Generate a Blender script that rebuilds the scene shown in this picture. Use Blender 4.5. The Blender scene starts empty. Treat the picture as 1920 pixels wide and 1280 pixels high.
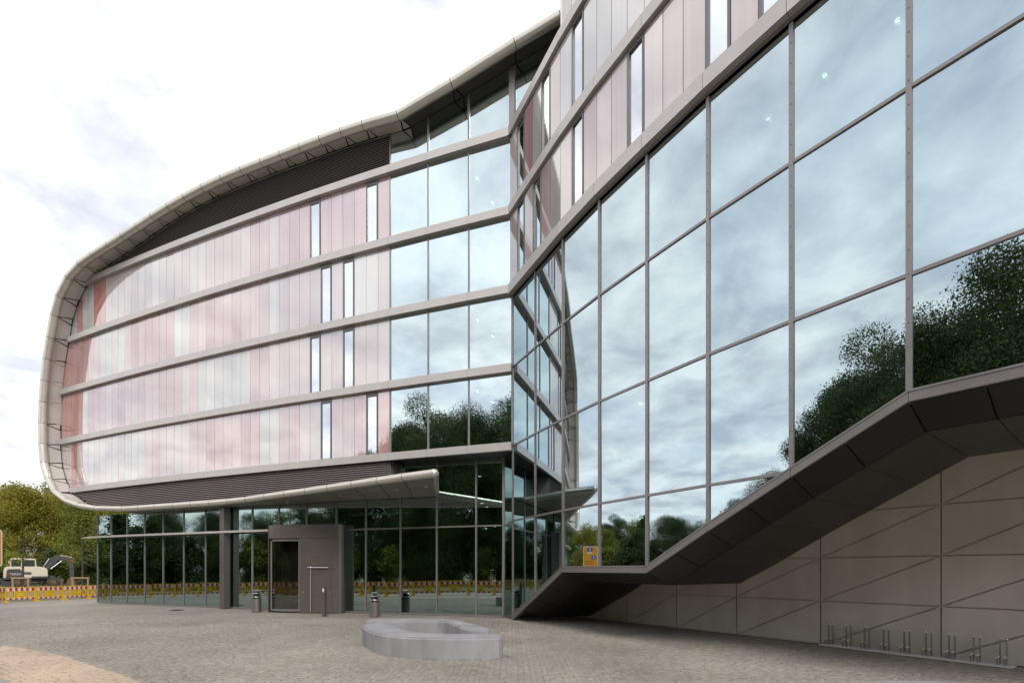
import bpy, bmesh, math, random
import numpy as np
from mathutils import Vector, Matrix
random.seed(7); rng = np.random.default_rng(11)
SC = bpy.context.scene
COL = SC.collection
R_ = math.radians

# ------------------------------------------------------------------ camera, world, sun, exposure
cd = bpy.data.cameras.new('camera'); cam = bpy.data.objects.new('camera', cd); COL.objects.link(cam)
cam.location = (0, 0, 1.8); cam.rotation_euler = (R_(90), 0, 0)
cd.sensor_width = 36; cd.lens = 17.006; cd.shift_y = 0.2219; cd.clip_end = 1000
SC.camera = cam
SUN_EL, SUN_AZ = 44, 166           # degrees; azimuth clockwise from +Y (behind the camera, slightly right)
w = bpy.data.worlds.new('World'); SC.world = w; w.use_nodes = True
nt = w.node_tree; nt.nodes.clear()
def N(t, **k):
    n = nt.nodes.new(t)
    for a, b in k.items(): setattr(n, a, b)
    return n
L = lambda a, b: nt.links.new(a, b)
tc = N('ShaderNodeTexCoord'); sep = N('ShaderNodeSeparateXYZ'); L(tc.outputs['Generated'], sep.inputs[0])
zc = N('ShaderNodeMath', operation='MAXIMUM'); L(sep.outputs[2], zc.inputs[0]); zc.inputs[1].default_value = 0.0
za = N('ShaderNodeMath', operation='ADD'); L(zc.outputs[0], za.inputs[0]); za.inputs[1].default_value = 0.16
dx = N('ShaderNodeMath', operation='DIVIDE'); L(sep.outputs[0], dx.inputs[0]); L(za.outputs[0], dx.inputs[1])
dy = N('ShaderNodeMath', operation='DIVIDE'); L(sep.outputs[1], dy.inputs[0]); L(za.outputs[0], dy.inputs[1])
cmb = N('ShaderNodeCombineXYZ'); L(dx.outputs[0], cmb.inputs[0]); L(dy.outputs[0], cmb.inputs[1])
nz = N('ShaderNodeTexNoise'); nz.inputs['Scale'].default_value = 1.35; nz.inputs['Detail'].default_value = 7; nz.inputs['Roughness'].default_value = 0.55
nz.inputs['Distortion'].default_value = 0.35
L(cmb.outputs[0], nz.inputs['Vector'])
cr = N('ShaderNodeValToRGB'); L(nz.outputs['Fac'], cr.inputs[0])
cr.color_ramp.elements[0].position = 0.30; cr.color_ramp.elements[0].color = (0.66, 0.66, 0.66, 1)
cr.color_ramp.elements[1].position = 0.54; cr.color_ramp.elements[1].color = (1, 1, 1, 1)
nz2 = N('ShaderNodeTexNoise'); nz2.inputs['Scale'].default_value = 3.4; nz2.inputs['Detail'].default_value = 8; nz2.inputs['Roughness'].default_value = .56; nz2.inputs['Distortion'].default_value = .25
L(cmb.outputs[0], nz2.inputs['Vector'])
cr2 = N('ShaderNodeValToRGB'); L(nz2.outputs['Fac'], cr2.inputs[0])
cr2.color_ramp.elements[0].position = 0.36; cr2.color_ramp.elements[0].color = (0.60, 0.605, 0.65, 1)
cr2.color_ramp.elements[1].position = 0.62; cr2.color_ramp.elements[1].color = (1.0, 0.985, 0.975, 1)
sky = N('ShaderNodeTexSky', sky_type='NISHITA', sun_disc=False)
sky.sun_elevation = R_(SUN_EL); sky.sun_rotation = R_(SUN_AZ)
b1 = N('ShaderNodeBackground'); L(sky.outputs[0], b1.inputs[0]); b1.inputs[1].default_value = 0.15
b2 = N('ShaderNodeBackground'); L(cr2.outputs[0], b2.inputs[0]); b2.inputs[1].default_value = 0.95
mx = N('ShaderNodeMixShader'); L(cr.outputs[0], mx.inputs[0]); L(b1.outputs[0], mx.inputs[1]); L(b2.outputs[0], mx.inputs[2])
wo = N('ShaderNodeOutputWorld'); L(mx.outputs[0], wo.inputs[0])
sl = bpy.data.lights.new('sun', 'SUN'); so = bpy.data.objects.new('sun', sl); COL.objects.link(so)
sl.energy = 1.2; sl.angle = R_(20); sl.color = (1, 0.95, 0.88)
sd = Vector((math.sin(R_(SUN_AZ))*math.cos(R_(SUN_EL)), math.cos(R_(SUN_AZ))*math.cos(R_(SUN_EL)), math.sin(R_(SUN_EL))))
so.rotation_euler = sd.to_track_quat('Z', 'Y').to_euler()
SC.view_settings.view_transform = 'Standard'; SC.view_settings.look = 'None'
SC.view_settings.exposure = 0.65; SC.view_settings.gamma = 1.0; SC.view_settings.use_curve_mapping = False
SC.render.engine = 'CYCLES'
SC.cycles.max_bounces = 8; SC.cycles.glossy_bounces = 5; SC.cycles.transparent_max_bounces = 12; SC.cycles.diffuse_bounces = 3
SC.cycles.caustics_reflective = False; SC.cycles.caustics_refractive = False

# ------------------------------------------------------------------ materials
def new_mat(name):
    m = bpy.data.materials.new(name); m.use_nodes = True
    t = m.node_tree; p = t.nodes['Principled BSDF']
    return m, t, p
def mat(name, col, rough=0.6, metal=0.0, var=0.0, scale=3.0, bump=0.0, bscale=60.0, spec=0.5, stretch=None, coat=0.0):
    m, t, p = new_mat(name)
    p.inputs['Base Color'].default_value = (*col, 1); p.inputs['Roughness'].default_value = rough
    p.inputs['Metallic'].default_value = metal; p.inputs['Specular IOR Level'].default_value = spec
    p.inputs['Coat Weight'].default_value = coat
    if var or bump:
        g = t.nodes.new('ShaderNodeNewGeometry'); mp = t.nodes.new('ShaderNodeMapping'); t.links.new(g.outputs['Position'], mp.inputs[0])
        if stretch: mp.inputs['Scale'].default_value = stretch
    if var:
        n = t.nodes.new('ShaderNodeTexNoise'); n.inputs['Scale'].default_value = scale; n.inputs['Detail'].default_value = 6
        t.links.new(mp.outputs[0], n.inputs['Vector'])
        r = t.nodes.new('ShaderNodeValToRGB'); t.links.new(n.outputs['Fac'], r.inputs[0])
        r.color_ramp.elements[0].position = .3; r.color_ramp.elements[1].position = .7
        r.color_ramp.elements[0].color = tuple(c*(1-var) for c in col)+(1,); r.color_ramp.elements[1].color = tuple(min(1, c*(1+var)) for c in col)+(1,)
        t.links.new(r.outputs[0], p.inputs['Base Color'])
        mr = t.nodes.new('ShaderNodeMapRange'); t.links.new(n.outputs['Fac'], mr.inputs[0])
        mr.inputs[3].default_value = max(.02, rough-.08); mr.inputs[4].default_value = min(1, rough+.08); t.links.new(mr.outputs[0], p.inputs['Roughness'])
    if bump:
        n = t.nodes.new('ShaderNodeTexNoise'); n.inputs['Scale'].default_value = bscale; n.inputs['Detail'].default_value = 4
        t.links.new(mp.outputs[0], n.inputs['Vector'])
        b = t.nodes.new('ShaderNodeBump'); b.inputs['Strength'].default_value = bump; b.inputs['Distance'].default_value = .01
        t.links.new(n.outputs['Fac'], b.inputs['Height']); t.links.new(b.outputs[0], p.inputs['Normal'])
    return m
def glass(name, tint, refl, trans, wob=0.0):
    """coated solar glass: part mirror, part dark see-through"""
    m = bpy.data.materials.new(name); m.use_nodes = True; t = m.node_tree; t.nodes.clear()
    o = t.nodes.new('ShaderNodeOutputMaterial'); g = t.nodes.new('ShaderNodeBsdfGlossy'); g.inputs['Roughness'].default_value = 0.0
    g.inputs['Color'].default_value = (*tint, 1)
    tr = t.nodes.new('ShaderNodeBsdfTransparent'); tr.inputs[0].default_value = (*trans, 1)
    lw = t.nodes.new('ShaderNodeLayerWeight'); lw.inputs[0].default_value = .25
    mr = t.nodes.new('ShaderNodeMapRange'); t.links.new(lw.outputs['Fresnel'], mr.inputs[0]); mr.inputs[3].default_value = refl; mr.inputs[4].default_value = min(1, refl+.35)
    x = t.nodes.new('ShaderNodeMixShader'); t.links.new(mr.outputs[0], x.inputs[0]); t.links.new(tr.outputs[0], x.inputs[1]); t.links.new(g.outputs[0], x.inputs[2])
    if wob:
        ge = t.nodes.new('ShaderNodeNewGeometry'); n = t.nodes.new('ShaderNodeTexNoise'); n.inputs['Scale'].default_value = .9; n.inputs['Detail'].default_value = 0
        t.links.new(ge.outputs['Position'], n.inputs['Vector'])
        b = t.nodes.new('ShaderNodeBump'); b.inputs['Strength'].default_value = wob; b.inputs['Distance'].default_value = .02
        t.links.new(n.outputs['Fac'], b.inputs['Height']); t.links.new(b.outputs[0], g.inputs['Normal'])
    t.links.new(x.outputs[0], o.inputs[0]); return m
def cladding(name, c1, c2, refl=.33):
    """back-printed glass panel: streaky print under a shiny face"""
    m, t, p = new_mat(name)
    g = t.nodes.new('ShaderNodeNewGeometry'); mp = t.nodes.new('ShaderNodeMapping'); t.links.new(g.outputs['Position'], mp.inputs[0])
    mp.inputs['Scale'].default_value = (9, 9, .10)
    n = t.nodes.new('ShaderNodeTexNoise'); n.inputs['Scale'].default_value = 1.0; n.inputs['Detail'].default_value = 3; t.links.new(mp.outputs[0], n.inputs['Vector'])
    r = t.nodes.new('ShaderNodeValToRGB'); t.links.new(n.outputs['Fac'], r.inputs[0])
    r.color_ramp.elements[0].position = .28; r.color_ramp.elements[1].position = .72
    r.color_ramp.elements[0].color = (*c1, 1); r.color_ramp.elements[1].color = (*c2, 1)
    oi = t.nodes.new('ShaderNodeObjectInfo'); hs = t.nodes.new('ShaderNodeHueSaturation')
    mr = t.nodes.new('ShaderNodeMapRange'); t.links.new(oi.outputs['Random'], mr.inputs[0]); mr.inputs[3].default_value = .88; mr.inputs[4].default_value = 1.1
    t.links.new(mr.outputs[0], hs.inputs['Value']); 
    mr2 = t.nodes.new('ShaderNodeMapRange'); t.links.new(oi.outputs['Random'], mr2.inputs[0]); mr2.inputs[3].default_value = 1.1; mr2.inputs[4].default_value = .8
    t.links.new(mr2.outputs[0], hs.inputs['Saturation']); t.links.new(r.outputs[0], hs.inputs['Color'])
    t.links.new(hs.outputs[0], p.inputs['Base Color']); p.inputs['Roughness'].default_value = .6; p.inputs['Specular IOR Level'].default_value = 0
    gl = t.nodes.new('ShaderNodeBsdfGlossy'); gl.inputs['Roughness'].default_value = 0.015; gl.inputs['Color'].default_value = (1, 1, 1, 1)
    lw = t.nodes.new('ShaderNodeLayerWeight'); lw.inputs[0].default_value = .25
    mm = t.nodes.new('ShaderNodeMapRange'); t.links.new(lw.outputs['Fresnel'], mm.inputs[0]); mm.inputs[3].default_value = refl; mm.inputs[4].default_value = min(1, refl+.5)
    x = t.nodes.new('ShaderNodeMixShader'); t.links.new(mm.outputs[0], x.inputs[0]); t.links.new(p.outputs[0], x.inputs[1]); t.links.new(gl.outputs[0], x.inputs[2])
    t.links.new(x.outputs[0], t.nodes['Material Output'].inputs[0]); return m
def emis(name, col, s):
    m = bpy.data.materials.new(name); m.use_nodes = True; t = m.node_tree; t.nodes.clear()
    o = t.nodes.new('ShaderNodeOutputMaterial'); e = t.nodes.new('ShaderNodeEmission'); e.inputs[0].default_value = (*col, 1); e.inputs[1].default_value = s
    t.links.new(e.outputs[0], o.inputs[0]); return m
def island_mat(name, cols, rough=.7, bump=0.0, trans=0.0):
    """colour picked per loose piece"""
    m, t, p = new_mat(name)
    g = t.nodes.new('ShaderNodeNewGeometry'); r = t.nodes.new('ShaderNodeValToRGB'); t.links.new(g.outputs['Random Per Island'], r.inputs[0])
    while len(r.color_ramp.elements) < len(cols): r.color_ramp.elements.new(.5)
    for i, c in enumerate(cols):
        r.color_ramp.elements[i].position = i/(len(cols)-1); r.color_ramp.elements[i].color = (*c, 1)
    n = t.nodes.new('ShaderNodeTexNoise'); n.inputs['Scale'].default_value = .35; n.inputs['Detail'].default_value = 3; t.links.new(g.outputs['Position'], n.inputs['Vector'])
    hs = t.nodes.new('ShaderNodeHueSaturation'); mr = t.nodes.new('ShaderNodeMapRange'); t.links.new(n.outputs['Fac'], mr.inputs[0])
    mr.inputs[1].default_value = .3; mr.inputs[2].default_value = .7; mr.inputs[3].default_value = .78; mr.inputs[4].default_value = 1.2
    t.links.new(mr.outputs[0], hs.inputs['Value']); t.links.new(r.outputs[0], hs.inputs['Color']); t.links.new(hs.outputs[0], p.inputs['Base Color'])
    p.inputs['Roughness'].default_value = rough; p.inputs['Specular IOR Level'].default_value = .3
    if bump:
        n2 = t.nodes.new('ShaderNodeTexNoise'); n2.inputs['Scale'].default_value = 45; n2.inputs['Detail'].default_value = 4; t.links.new(g.outputs['Position'], n2.inputs['Vector'])
        b = t.nodes.new('ShaderNodeBump'); b.inputs['Strength'].default_value = bump; b.inputs['Distance'].default_value = .01
        t.links.new(n2.outputs['Fac'], b.inputs['Height']); t.links.new(b.outputs[0], p.inputs['Normal'])
    if trans:
        tl = t.nodes.new('ShaderNodeBsdfTranslucent'); t.links.new(hs.outputs[0], tl.inputs[0])
        x = t.nodes.new('ShaderNodeMixShader'); x.inputs[0].default_value = trans
        t.links.new(p.outputs[0], x.inputs[1]); t.links.new(tl.outputs[0], x.inputs[2]); t.links.new(x.outputs[0], t.nodes['Material Output'].inputs[0])
    return m

M = {}
M['band'] = mat('band_aluminium', (.57, .54, .52), .38, .25, .05, 1.5)
M['rim'] = mat('champagne_metal', (.68, .65, .58), .32, .45, .05, 2)
M['reveal'] = mat('reveal_metal', (.66, .62, .58), .5, .1, .06, 1.2)
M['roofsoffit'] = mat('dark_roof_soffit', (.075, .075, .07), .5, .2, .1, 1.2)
M['canopy'] = mat('canopy_underside', (.25, .235, .22), .45, .2, .08, 1)
M['louvre'] = mat('louvre_metal', (.30, .265, .26), .5, .3)
M['mull'] = mat('mullion_aluminium', (.30, .28, .275), .4, .45, .05, 2)
M['frame'] = mat('window_frame', (.19, .19, .195), .4, .4)
M['gap'] = mat('dark_gap', (.02, .018, .017), .8)
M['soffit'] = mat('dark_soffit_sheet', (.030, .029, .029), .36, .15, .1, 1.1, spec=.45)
M['sill'] = mat('sill_aluminium', (.27, .25, .245), .42, .4, .06, 2)
M['wall'] = mat('taupe_wall_panel', (.66, .61, .53), .45, .1, .09, 1.6, stretch=(1, 1, .35))
M['drum'] = mat('bronze_metal', (.20, .18, .167), .36, .6, .06, 2, stretch=(1, 1, 6))
M['steel'] = mat('brushed_steel', (.55, .54, .52), .25, .9)
M['chrome'] = mat('polished_steel', (.60, .60, .59), .2, .8)
M['ball'] = mat('ball_steel', (.9, .9, .9), .12, 1.0)
M['shaft'] = mat('shaft_steel', (.27, .27, .265), .3, .5)
M['galv'] = mat('galvanised_steel', (.72, .72, .70), .45, .2)
M['white'] = mat('white_plastic', (.75, .75, .75), .4)
M['concrete'] = mat('blue_grey_concrete', (.34, .34, .355), .75, 0, .2, 2.2, .25, 35, stretch=(1, 1, .45))
M['interior'] = mat('interior_grey', (.10, .10, .095), .8)
M['floor'] = mat('interior_floor', (.12, .11, .10), .6)
M['glass'] = glass('solar_glass', (.82, .95, .98), .74, (.35, .45, .42), .015)
M['glassR'] = glass('solar_glass_wing', (.64, .77, .82), .74, (.35, .45, .42), .03)
M['glassG'] = glass('hall_glass', (.54, .70, .68), .62, (.22, .30, .27))
M['doorglass'] = glass('door_glass', (.55, .6, .58), .25, (.35, .36, .34))
M['winglass'] = glass('window_glass', (.92, .97, 1.0), .80, (.3, .35, .35))
M['c_white'] = cladding('print_white', (.52, .51, .50), (.60, .595, .58))
M['c_pale'] = cladding('print_pale', (.53, .425, .43), (.58, .50, .495))
M['c_pink'] = cladding('print_pink', (.53, .33, .345), (.58, .43, .435))
M['c_deep'] = cladding('print_deep', (.52, .28, .29), (.57, .38, .38))
M['c_grey'] = cladding('print_grey', (.50, .49, .49), (.57, .56, .56))
M['c_red'] = cladding('print_red', (.52, .20, .18), (.56, .29, .27))
M['lamp'] = emis('lamp_glow', (1, .93, .72), 22)
M['yellow'] = mat('yellow_plastic', (.80, .50, .012), .45, 0, .12, 6)
M['redwhite_r'] = mat('red_stripe', (.50, .02, .02), .45)
M['redwhite_w'] = mat('white_stripe', (.72, .70, .68), .45)
M['cream'] = mat('cream_paint', (.72, .66, .52), .4, 0, .05, 3, coat=.3)
M['dgrey'] = mat('dark_grey_paint', (.07, .07, .075), .5, 0, .1, 3)
M['black'] = mat('black_rubber', (.02, .02, .02), .8)
M['rust'] = mat('worn_steel', (.20, .12, .07), .7, .3, .4, 5)
M['tyre'] = mat('dusty_tyre', (.06, .055, .05), .9)
M['wood'] = mat('raw_wood', (.48, .33, .19), .8, 0, .2, 8)
M['bark'] = mat('tree_bark', (.10, .075, .055), .9, 0, .35, 6, .5, 20)
M['orange'] = mat('orange_sign', (.85, .36, .01), .4)
M['blue'] = mat('blue_sign', (.02, .12, .55), .4)
M['leaf_y'] = island_mat('leaf_yellow_green', [(.20, .205, .025), (.30, .275, .036), (.37, .29, .045), (.25, .26, .034)], .6, 0, .42)
M['leaf_g'] = island_mat('leaf_green', [(.125, .17, .027), (.20, .24, .037), (.28, .285, .048), (.15, .185, .032)], .6, 0, .4)
M['leaf_d'] = island_mat('leaf_dark_green', [(.036, .064, .02), (.062, .098, .028), (.095, .13, .036), (.045, .075, .023)], .6, 0, .25)
M['sett'] = island_mat('granite_setts', [(.275, .248, .215), (.325, .297, .258), (.37, .34, .296), (.30, .268, .236), (.34, .312, .274)], .72, .35)
M['psett'] = island_mat('porphyry_setts', [(.50, .385, .29), (.44, .335, .275), (.58, .46, .35), (.53, .42, .32), (.42, .32, .27)], .75, .35)
M['slab'] = mat('pale_paving_slab', (.36, .34, .31), .8, 0, .1, 3, .2, 40)

# ------------------------------------------------------------------ building helpers
def link(o, parent=None):
    COL.objects.link(o)
    if parent: o.parent = parent
    return o
def obj(name, verts, faces, m, parent=None, mats=None, fmat=None, smooth=False):
    me = bpy.data.meshes.new(name); me.from_pydata([tuple(v) for v in verts], [], faces)
    for x in (mats or [m]): me.materials.append(x)
    if fmat is not None: me.polygons.foreach_set('material_index', fmat)
    if smooth: me.polygons.foreach_set('use_smooth', [True]*len(me.polygons))
    if smooth: me.set_sharp_from_angle(angle=R_(40))
    me.update(); o = bpy.data.objects.new(name, me); return link(o, parent)
class MB:
    def __init__(s): s.v = []; s.f = []; s.m = []
    def add(s, vs, fs, mi=0):
        b = len(s.v); s.v += [tuple(v) for v in vs]; s.f += [tuple(i+b for i in f) for f in fs]; s.m += [mi]*len(fs); return s
    def slab(s, pts, off, mi=0):
        n = len(pts); off = Vector(off); p = [Vector(q) for q in pts]
        nw = Vector()
        for i in range(n): nw += p[i].cross(p[(i+1) % n])
        if nw.dot(off) > 0: p.reverse()
        q = [a+off for a in p]
        fs = [tuple(range(n)), tuple(range(2*n-1, n-1, -1))] + [(i, i+n, (i+1) % n+n, (i+1) % n) for i in range(n)]
        return s.add(p+q, fs, mi)
    def box(s, c, d, mi=0, rz=0.0, ry=0.0):
        mt = Matrix.Translation(c) @ Matrix.Rotation(rz, 4, 'Z') @ Matrix.Rotation(ry, 4, 'Y')
        vs = [mt @ Vector((x*d[0]/2, y*d[1]/2, z*d[2]/2)) for x in (-1, 1) for y in (-1, 1) for z in (-1, 1)]
        return s.add(vs, [(0, 1, 3, 2), (4, 6, 7, 5), (0, 4, 5, 1), (2, 3, 7, 6), (0, 2, 6, 4), (1, 5, 7, 3)], mi)
    def tube(s, path, r, n=8, mi=0, cap=True):
        P = [Vector(p) for p in path]; rr = r if isinstance(r, (list, tuple)) else [r]*len(P)
        rings = []
        for i, p in enumerate(P):
            t = (P[min(i+1, len(P)-1)]-P[max(i-1, 0)]).normalized()
            a = t.cross(Vector((0, 0, 1)));
            if a.length < .05: a = t.cross(Vector((0, 1, 0)))
            a.normalize(); b = a.cross(t)
            rings.append([p+(a*math.cos(k*2*math.pi/n)+b*math.sin(k*2*math.pi/n))*rr[i] for k in range(n)])
        vs = [v for g in rings for v in g]; fs = []
        for i in range(len(P)-1):
            for k in range(n): fs.append((i*n+k, i*n+(k+1) % n, (i+1)*n+(k+1) % n, (i+1)*n+k))
        if cap: fs += [tuple(range(n-1, -1, -1)), tuple(range((len(P)-1)*n, len(P)*n))]
        return s.add(vs, fs, mi)
    def lathe(s, prof, c=(0, 0, 0), n=20, mi=0):
        vs = [(c[0]+r*math.cos(k*2*math.pi/n), c[1]+r*math.sin(k*2*math.pi/n), c[2]+z) for r, z in prof for k in range(n)]
        fs = [(i*n+k, i*n+(k+1) % n, (i+1)*n+(k+1) % n, (i+1)*n+k) for i in range(len(prof)-1) for k in range(n)]
        return s.add(vs, fs, mi)
    def build(s, name, m, parent=None, smooth=False):
        ms = m if isinstance(m, (list, tuple)) else [m]
        return obj(name, s.v, s.f, None, parent, mats=ms, fmat=s.m, smooth=smooth)
def slab(name, pts, off, m, parent):
    o = MB().slab(pts, off).build(name, m, parent)
    if name in ('glass_pane', 'hall_pane', 'pane', 'cladding_panel'):      # no pane hangs dead plumb
        n = Vector(off).normalized(); c = sum((v.co for v in o.data.vertices), Vector())/len(o.data.vertices); h = n.cross(Vector((0, 0, 1)))
        sg_ = .0010 if name != 'cladding_panel' else .0018
        a, b = random.gauss(0, sg_), random.gauss(0, sg_)
        for v in o.data.vertices: r = v.co-c; v.co += n*(r.dot(h)*a+r.z*b)
    return o
def thing(name, label, cat, loc=(0, 0, 0), group=None, rz=0.0):
    o = bpy.data.objects.new(name, None); COL.objects.link(o); o.location = loc; o.rotation_euler = (0, 0, rz)
    o['label'] = label; o['category'] = cat; o['kind'] = 'thing'
    if group: o['group'] = group
    return o
def structure(o): o['kind'] = 'structure'; return o
def bevel(o, wdt=.01, seg=2):
    bm = bmesh.new(); bm.from_mesh(o.data); bmesh.ops.bevel(bm, geom=bm.edges[:], offset=wdt, segments=seg, affect='EDGES', clamp_overlap=True)
    bm.to_mesh(o.data); bm.free(); return o
def copy_tree(o, parent=None):
    c = o.copy(); COL.objects.link(c)
    if parent: c.parent = parent
    for ch in o.children: copy_tree(ch, c)
    return c

# ------------------------------------------------------------------ geometry of the curved wing (u runs to the left along the front, d outwards, h up)
def Fp(u): return Vector((-u, 17.2+.328*u+.00273*u*u))
def Fn(u):
    s = .328+.00546*u; l = math.hypot(1, s); return Vector((-s/l, -1/l))
def P(u, h, d=0.0):
    a = Fp(u)+Fn(u)*d; return Vector((a.x, a.y, h))
def N3(u): n = Fn(u); return Vector((n.x, n.y, 0))
def Gz(u): return 18.0+.285*u+.0031*u*u
def G(u, h, d=0.0):
    s = .285+.0062*u; l = math.hypot(1, s); return Vector((-u-s/l*d, Gz(u)-d/l, h))
def G3(u): s = .285+.0062*u; l = math.hypot(1, s); return Vector((-s/l, -1/l, 0))
RIM = [(-4.4,20.86,.6),(-3.0,20.45,.6),(-1.79,20.10,.60),(-0.30,19.72,.60),(1.95,19.10,.60),(4.02,18.64,.60),(5.45,18.75,.60),(6.4,18.79,.60),(7.35,18.80,.60),(8.3,18.80,.60),(9.25,18.81,.60),(10.23,18.82,.60),(11.28,18.83,.60),(12.39,18.82,.60),(13.51,18.78,.60),(14.62,18.70,.60),(15.66,18.59,.60),(16.71,18.44,.62),(17.73,18.25,.65),(18.73,18.07,.69),(19.75,17.89,.73),(20.91,17.72,.77),(21.92,17.53,.80),(22.97,17.13,.80),(23.85,16.36,.80),(24.34,15.44,.80),(24.71,14.33,.80),(25.05,13.22,.80),(25.28,12.08,.80),(25.43,10.94,.80),(25.48,9.79,.80),(25.46,8.64,.80),(25.33,7.59,.80),(24.89,6.68,.80),(24.22,5.93,.80),(23.16,5.38,.80),(22.01,5.06,.80),(20.7,4.86,.76)]
BOT = [(-18.95,23.62),(-17.85,23.22),(-16.75,22.80),(-15.6,22.38),(-14.5,21.95),(-13.4,21.52),(-12.3,21.04),(-11.15,20.40),(-9.95,19.61),(-8.82,18.91),(-7.73,18.26),(-6.62,17.53),(-5.50,16.80),(-4.42,16.09),(-3.45,15.47),(-2.40,14.86)]
NK = 5                       # index of the kink where the dark roof overhang starts
ZB = [5.99+2.775*k for k in range(5)]     # lower edges of the five light bands
BT = .285
def top_h(u):
    if u < 4.02: return np.interp(u, [-4.4, -1.79, -.3, 1.95, 4.02], [20.86, 20.1, 19.72, 19.1, 18.64])
    us = [r[0] for r in RIM[NK:31]]; hs = [r[1] for r in RIM[NK:31]]
    return float(np.interp(u, us, hs)) if u <= us[-1] else -1
def bot_h(u):
    us = [0, 19.5]+[r[0] for r in RIM[:30:-1]]; hs = [4.62, 4.68]+[r[1] for r in RIM[:30:-1]]
    return float(np.interp(u, us, hs)) if u <= us[-1] else 99
def fit(u0, u1, z0, z1, n=4, d=0.0, lim=True):
    """front polygon of a piece between u0,u1,z0,z1 cut by the rim's outline"""
    t = []; b = []
    for k in range(n+1):
        u = u0+(u1-u0)*k/n
        hi = min(z1, top_h(u)) if lim else z1; lo = max(z0, bot_h(u)) if lim else z0
        if hi-lo > .015: t.append((u, hi)); b.append((u, lo))
    if len(t) < 2: return None
    return [P(u, z, d) for u, z in b]+[P(u, z, d) for u, z in reversed(t)]

wing = thing('curved_building', 'long curved building clad in pink and white glass panels inside a rounded pale metal rim', 'building', (-12, 21.5, 0))
wing.location = (0, 0, 0)
DEPTH = Vector((0, .07, 0))

# module lines of the upper glass and the cladding
UM = [0.0, 1.58, 3.16, 4.73]
UC = []
u = 4.73
while u < 25.9:
    UC.append(u); u += .56/math.hypot(1, .328+.00546*u)*1.0
U_PX = lambda x: None
def col_for(k, i, u):  # reds at the far left carry the rim's mirrored darkening as colour
    """print colour of cladding panel i (from the right) on storey k (3 = top)"""
    r = random.random()
    if k == 3:
        if u < 5.9: return 'c_pink'
        if i < 14: return 'c_pink' if r < .6 else ('c_deep' if r < .72 else 'c_pale')
        if i < 19: return 'c_pale' if r < .6 else 'c_white'
        if i < 32: return 'c_white' if r < .3 else 'c_pale'
        if i in (32, 33, 36): return 'c_red'
        return 'c_grey'
    if k == 2:
        if i < 3: return 'c_pale' if r < .5 else 'c_white'
        if i < 7: return 'c_pale'
        if i < 12: return 'c_white' if r < .6 else 'c_pale'
        if i < 20: return 'c_pink' if r < .7 else 'c_deep'
        if i < 22: return 'c_white'
        if i < 29: return 'c_pink' if r < .75 else 'c_deep'
        if i < 34: return 'c_white' if r < .5 else 'c_pale'
        return 'c_deep' if i < 38 else 'c_red'
    if k == 1:
        if i < 11: return 'c_pale' if r < .75 else 'c_white'
        if i < 13: return 'c_pink'
        if i < 19: return 'c_white'
        if i < 30: return 'c_pink' if r < .8 else 'c_pale'
        if i < 36: return 'c_pink' if r < .7 else 'c_pale'
        return 'c_red'
    if i == 0: return 'c_red'
    if i < 5: return 'c_pink'
    if i < 8: return 'c_pale'
    if i < 10: return 'c_pink'
    if i < 12: return 'c_white'
    if i < 19: return 'c_deep' if r < .75 else 'c_pink'
    if i < 26: return 'c_pink' if r < .5 else 'c_pale'
    if i < 36: return 'c_white' if r < .35 else 'c_pale'
    return 'c_red' if i == 37 else 'c_pale'
WIN = {3: (1, 6), 2: (3, 5), 1: (3, 6), 0: (1, 5)}
for k in range(4):
    z0 = ZB[k]+BT+.02; z1 = ZB[k+1]+.02
    # clear glass bays next to the corner
    for a in range(3):
        slab('glass_pane', fit(UM[a]+.03, UM[a+1]-.03, z0, z1, 1, 0, False), -N3(UM[a])*.03, M['glass'], wing)
    for a in range(1, 4):
        slab('mullion', fit(UM[a]-.03, UM[a]+.03, z0, z1, 1, .025, False), -N3(UM[a])*.08, M['mull'], wing)
    for i in range(len(UC)-1):
        u0, u1 = UC[i]+.006, UC[i+1]-.006
        if i in WIN[k]:
            fr = MB(); fw = .055; zt = z1-.14; zb = z0
            for q in (fit(u0, u0+fw, zb, zt, 1, .02, False), fit(u1-fw, u1, zb, zt, 1, .02, False), fit(u0+fw+.002, u1-fw-.002, zt-fw, zt, 1, .018, False), fit(u0+fw+.002, u1-fw-.002, zb, zb+.035, 1, .018, False)):
                fr.slab(q, -N3(u0)*.07)
            fo = fr.build('narrow_window', M['frame'], wing)
            slab('pane', fit(u0+fw, u1-fw, zb+.03, zt-fw, 1, -.01, False), -N3(u0)*.02, M['winglass'], fo)
            slab('window_head', fit(u0, u1, zt+.004, z1, 1, .0, False), -N3(u0)*.03, M['mull'], wing)
            continue
        f = fit(u0, u1, z0, z1, 3 if i < 30 else 6)
        if f: slab('cladding_panel', f, -N3(u0)*.03, M[col_for(k, i, u0)], wing)
# backing wall behind the cladding (dark, 6 cm back)
bk = MB()
for i in range(42):
    u0 = 4.75+i*.5; u1 = u0+.5
    f = fit(u0, u1, 4.6, 19.5, 3, -.06)
    if f: bk.slab(f, -N3(u0)*.1)
bk.build('backing_wall', M['gap'], wing)
# light bands, one piece per module
ub = [-.02, 1.58, 3.16, 4.73]+[4.73+1.56*k for k in range(1, 15)]
for k in range(5):
    for a in range(len(ub)-1):
        f = fit(ub[a]+.004, ub[a+1]-.004, ZB[k], ZB[k]+BT, 6 if a > 11 else 2, .17, a > 2)
        if f: slab('spandrel_band', f, -N3(ub[a])*.165, M['band'], wing)
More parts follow.
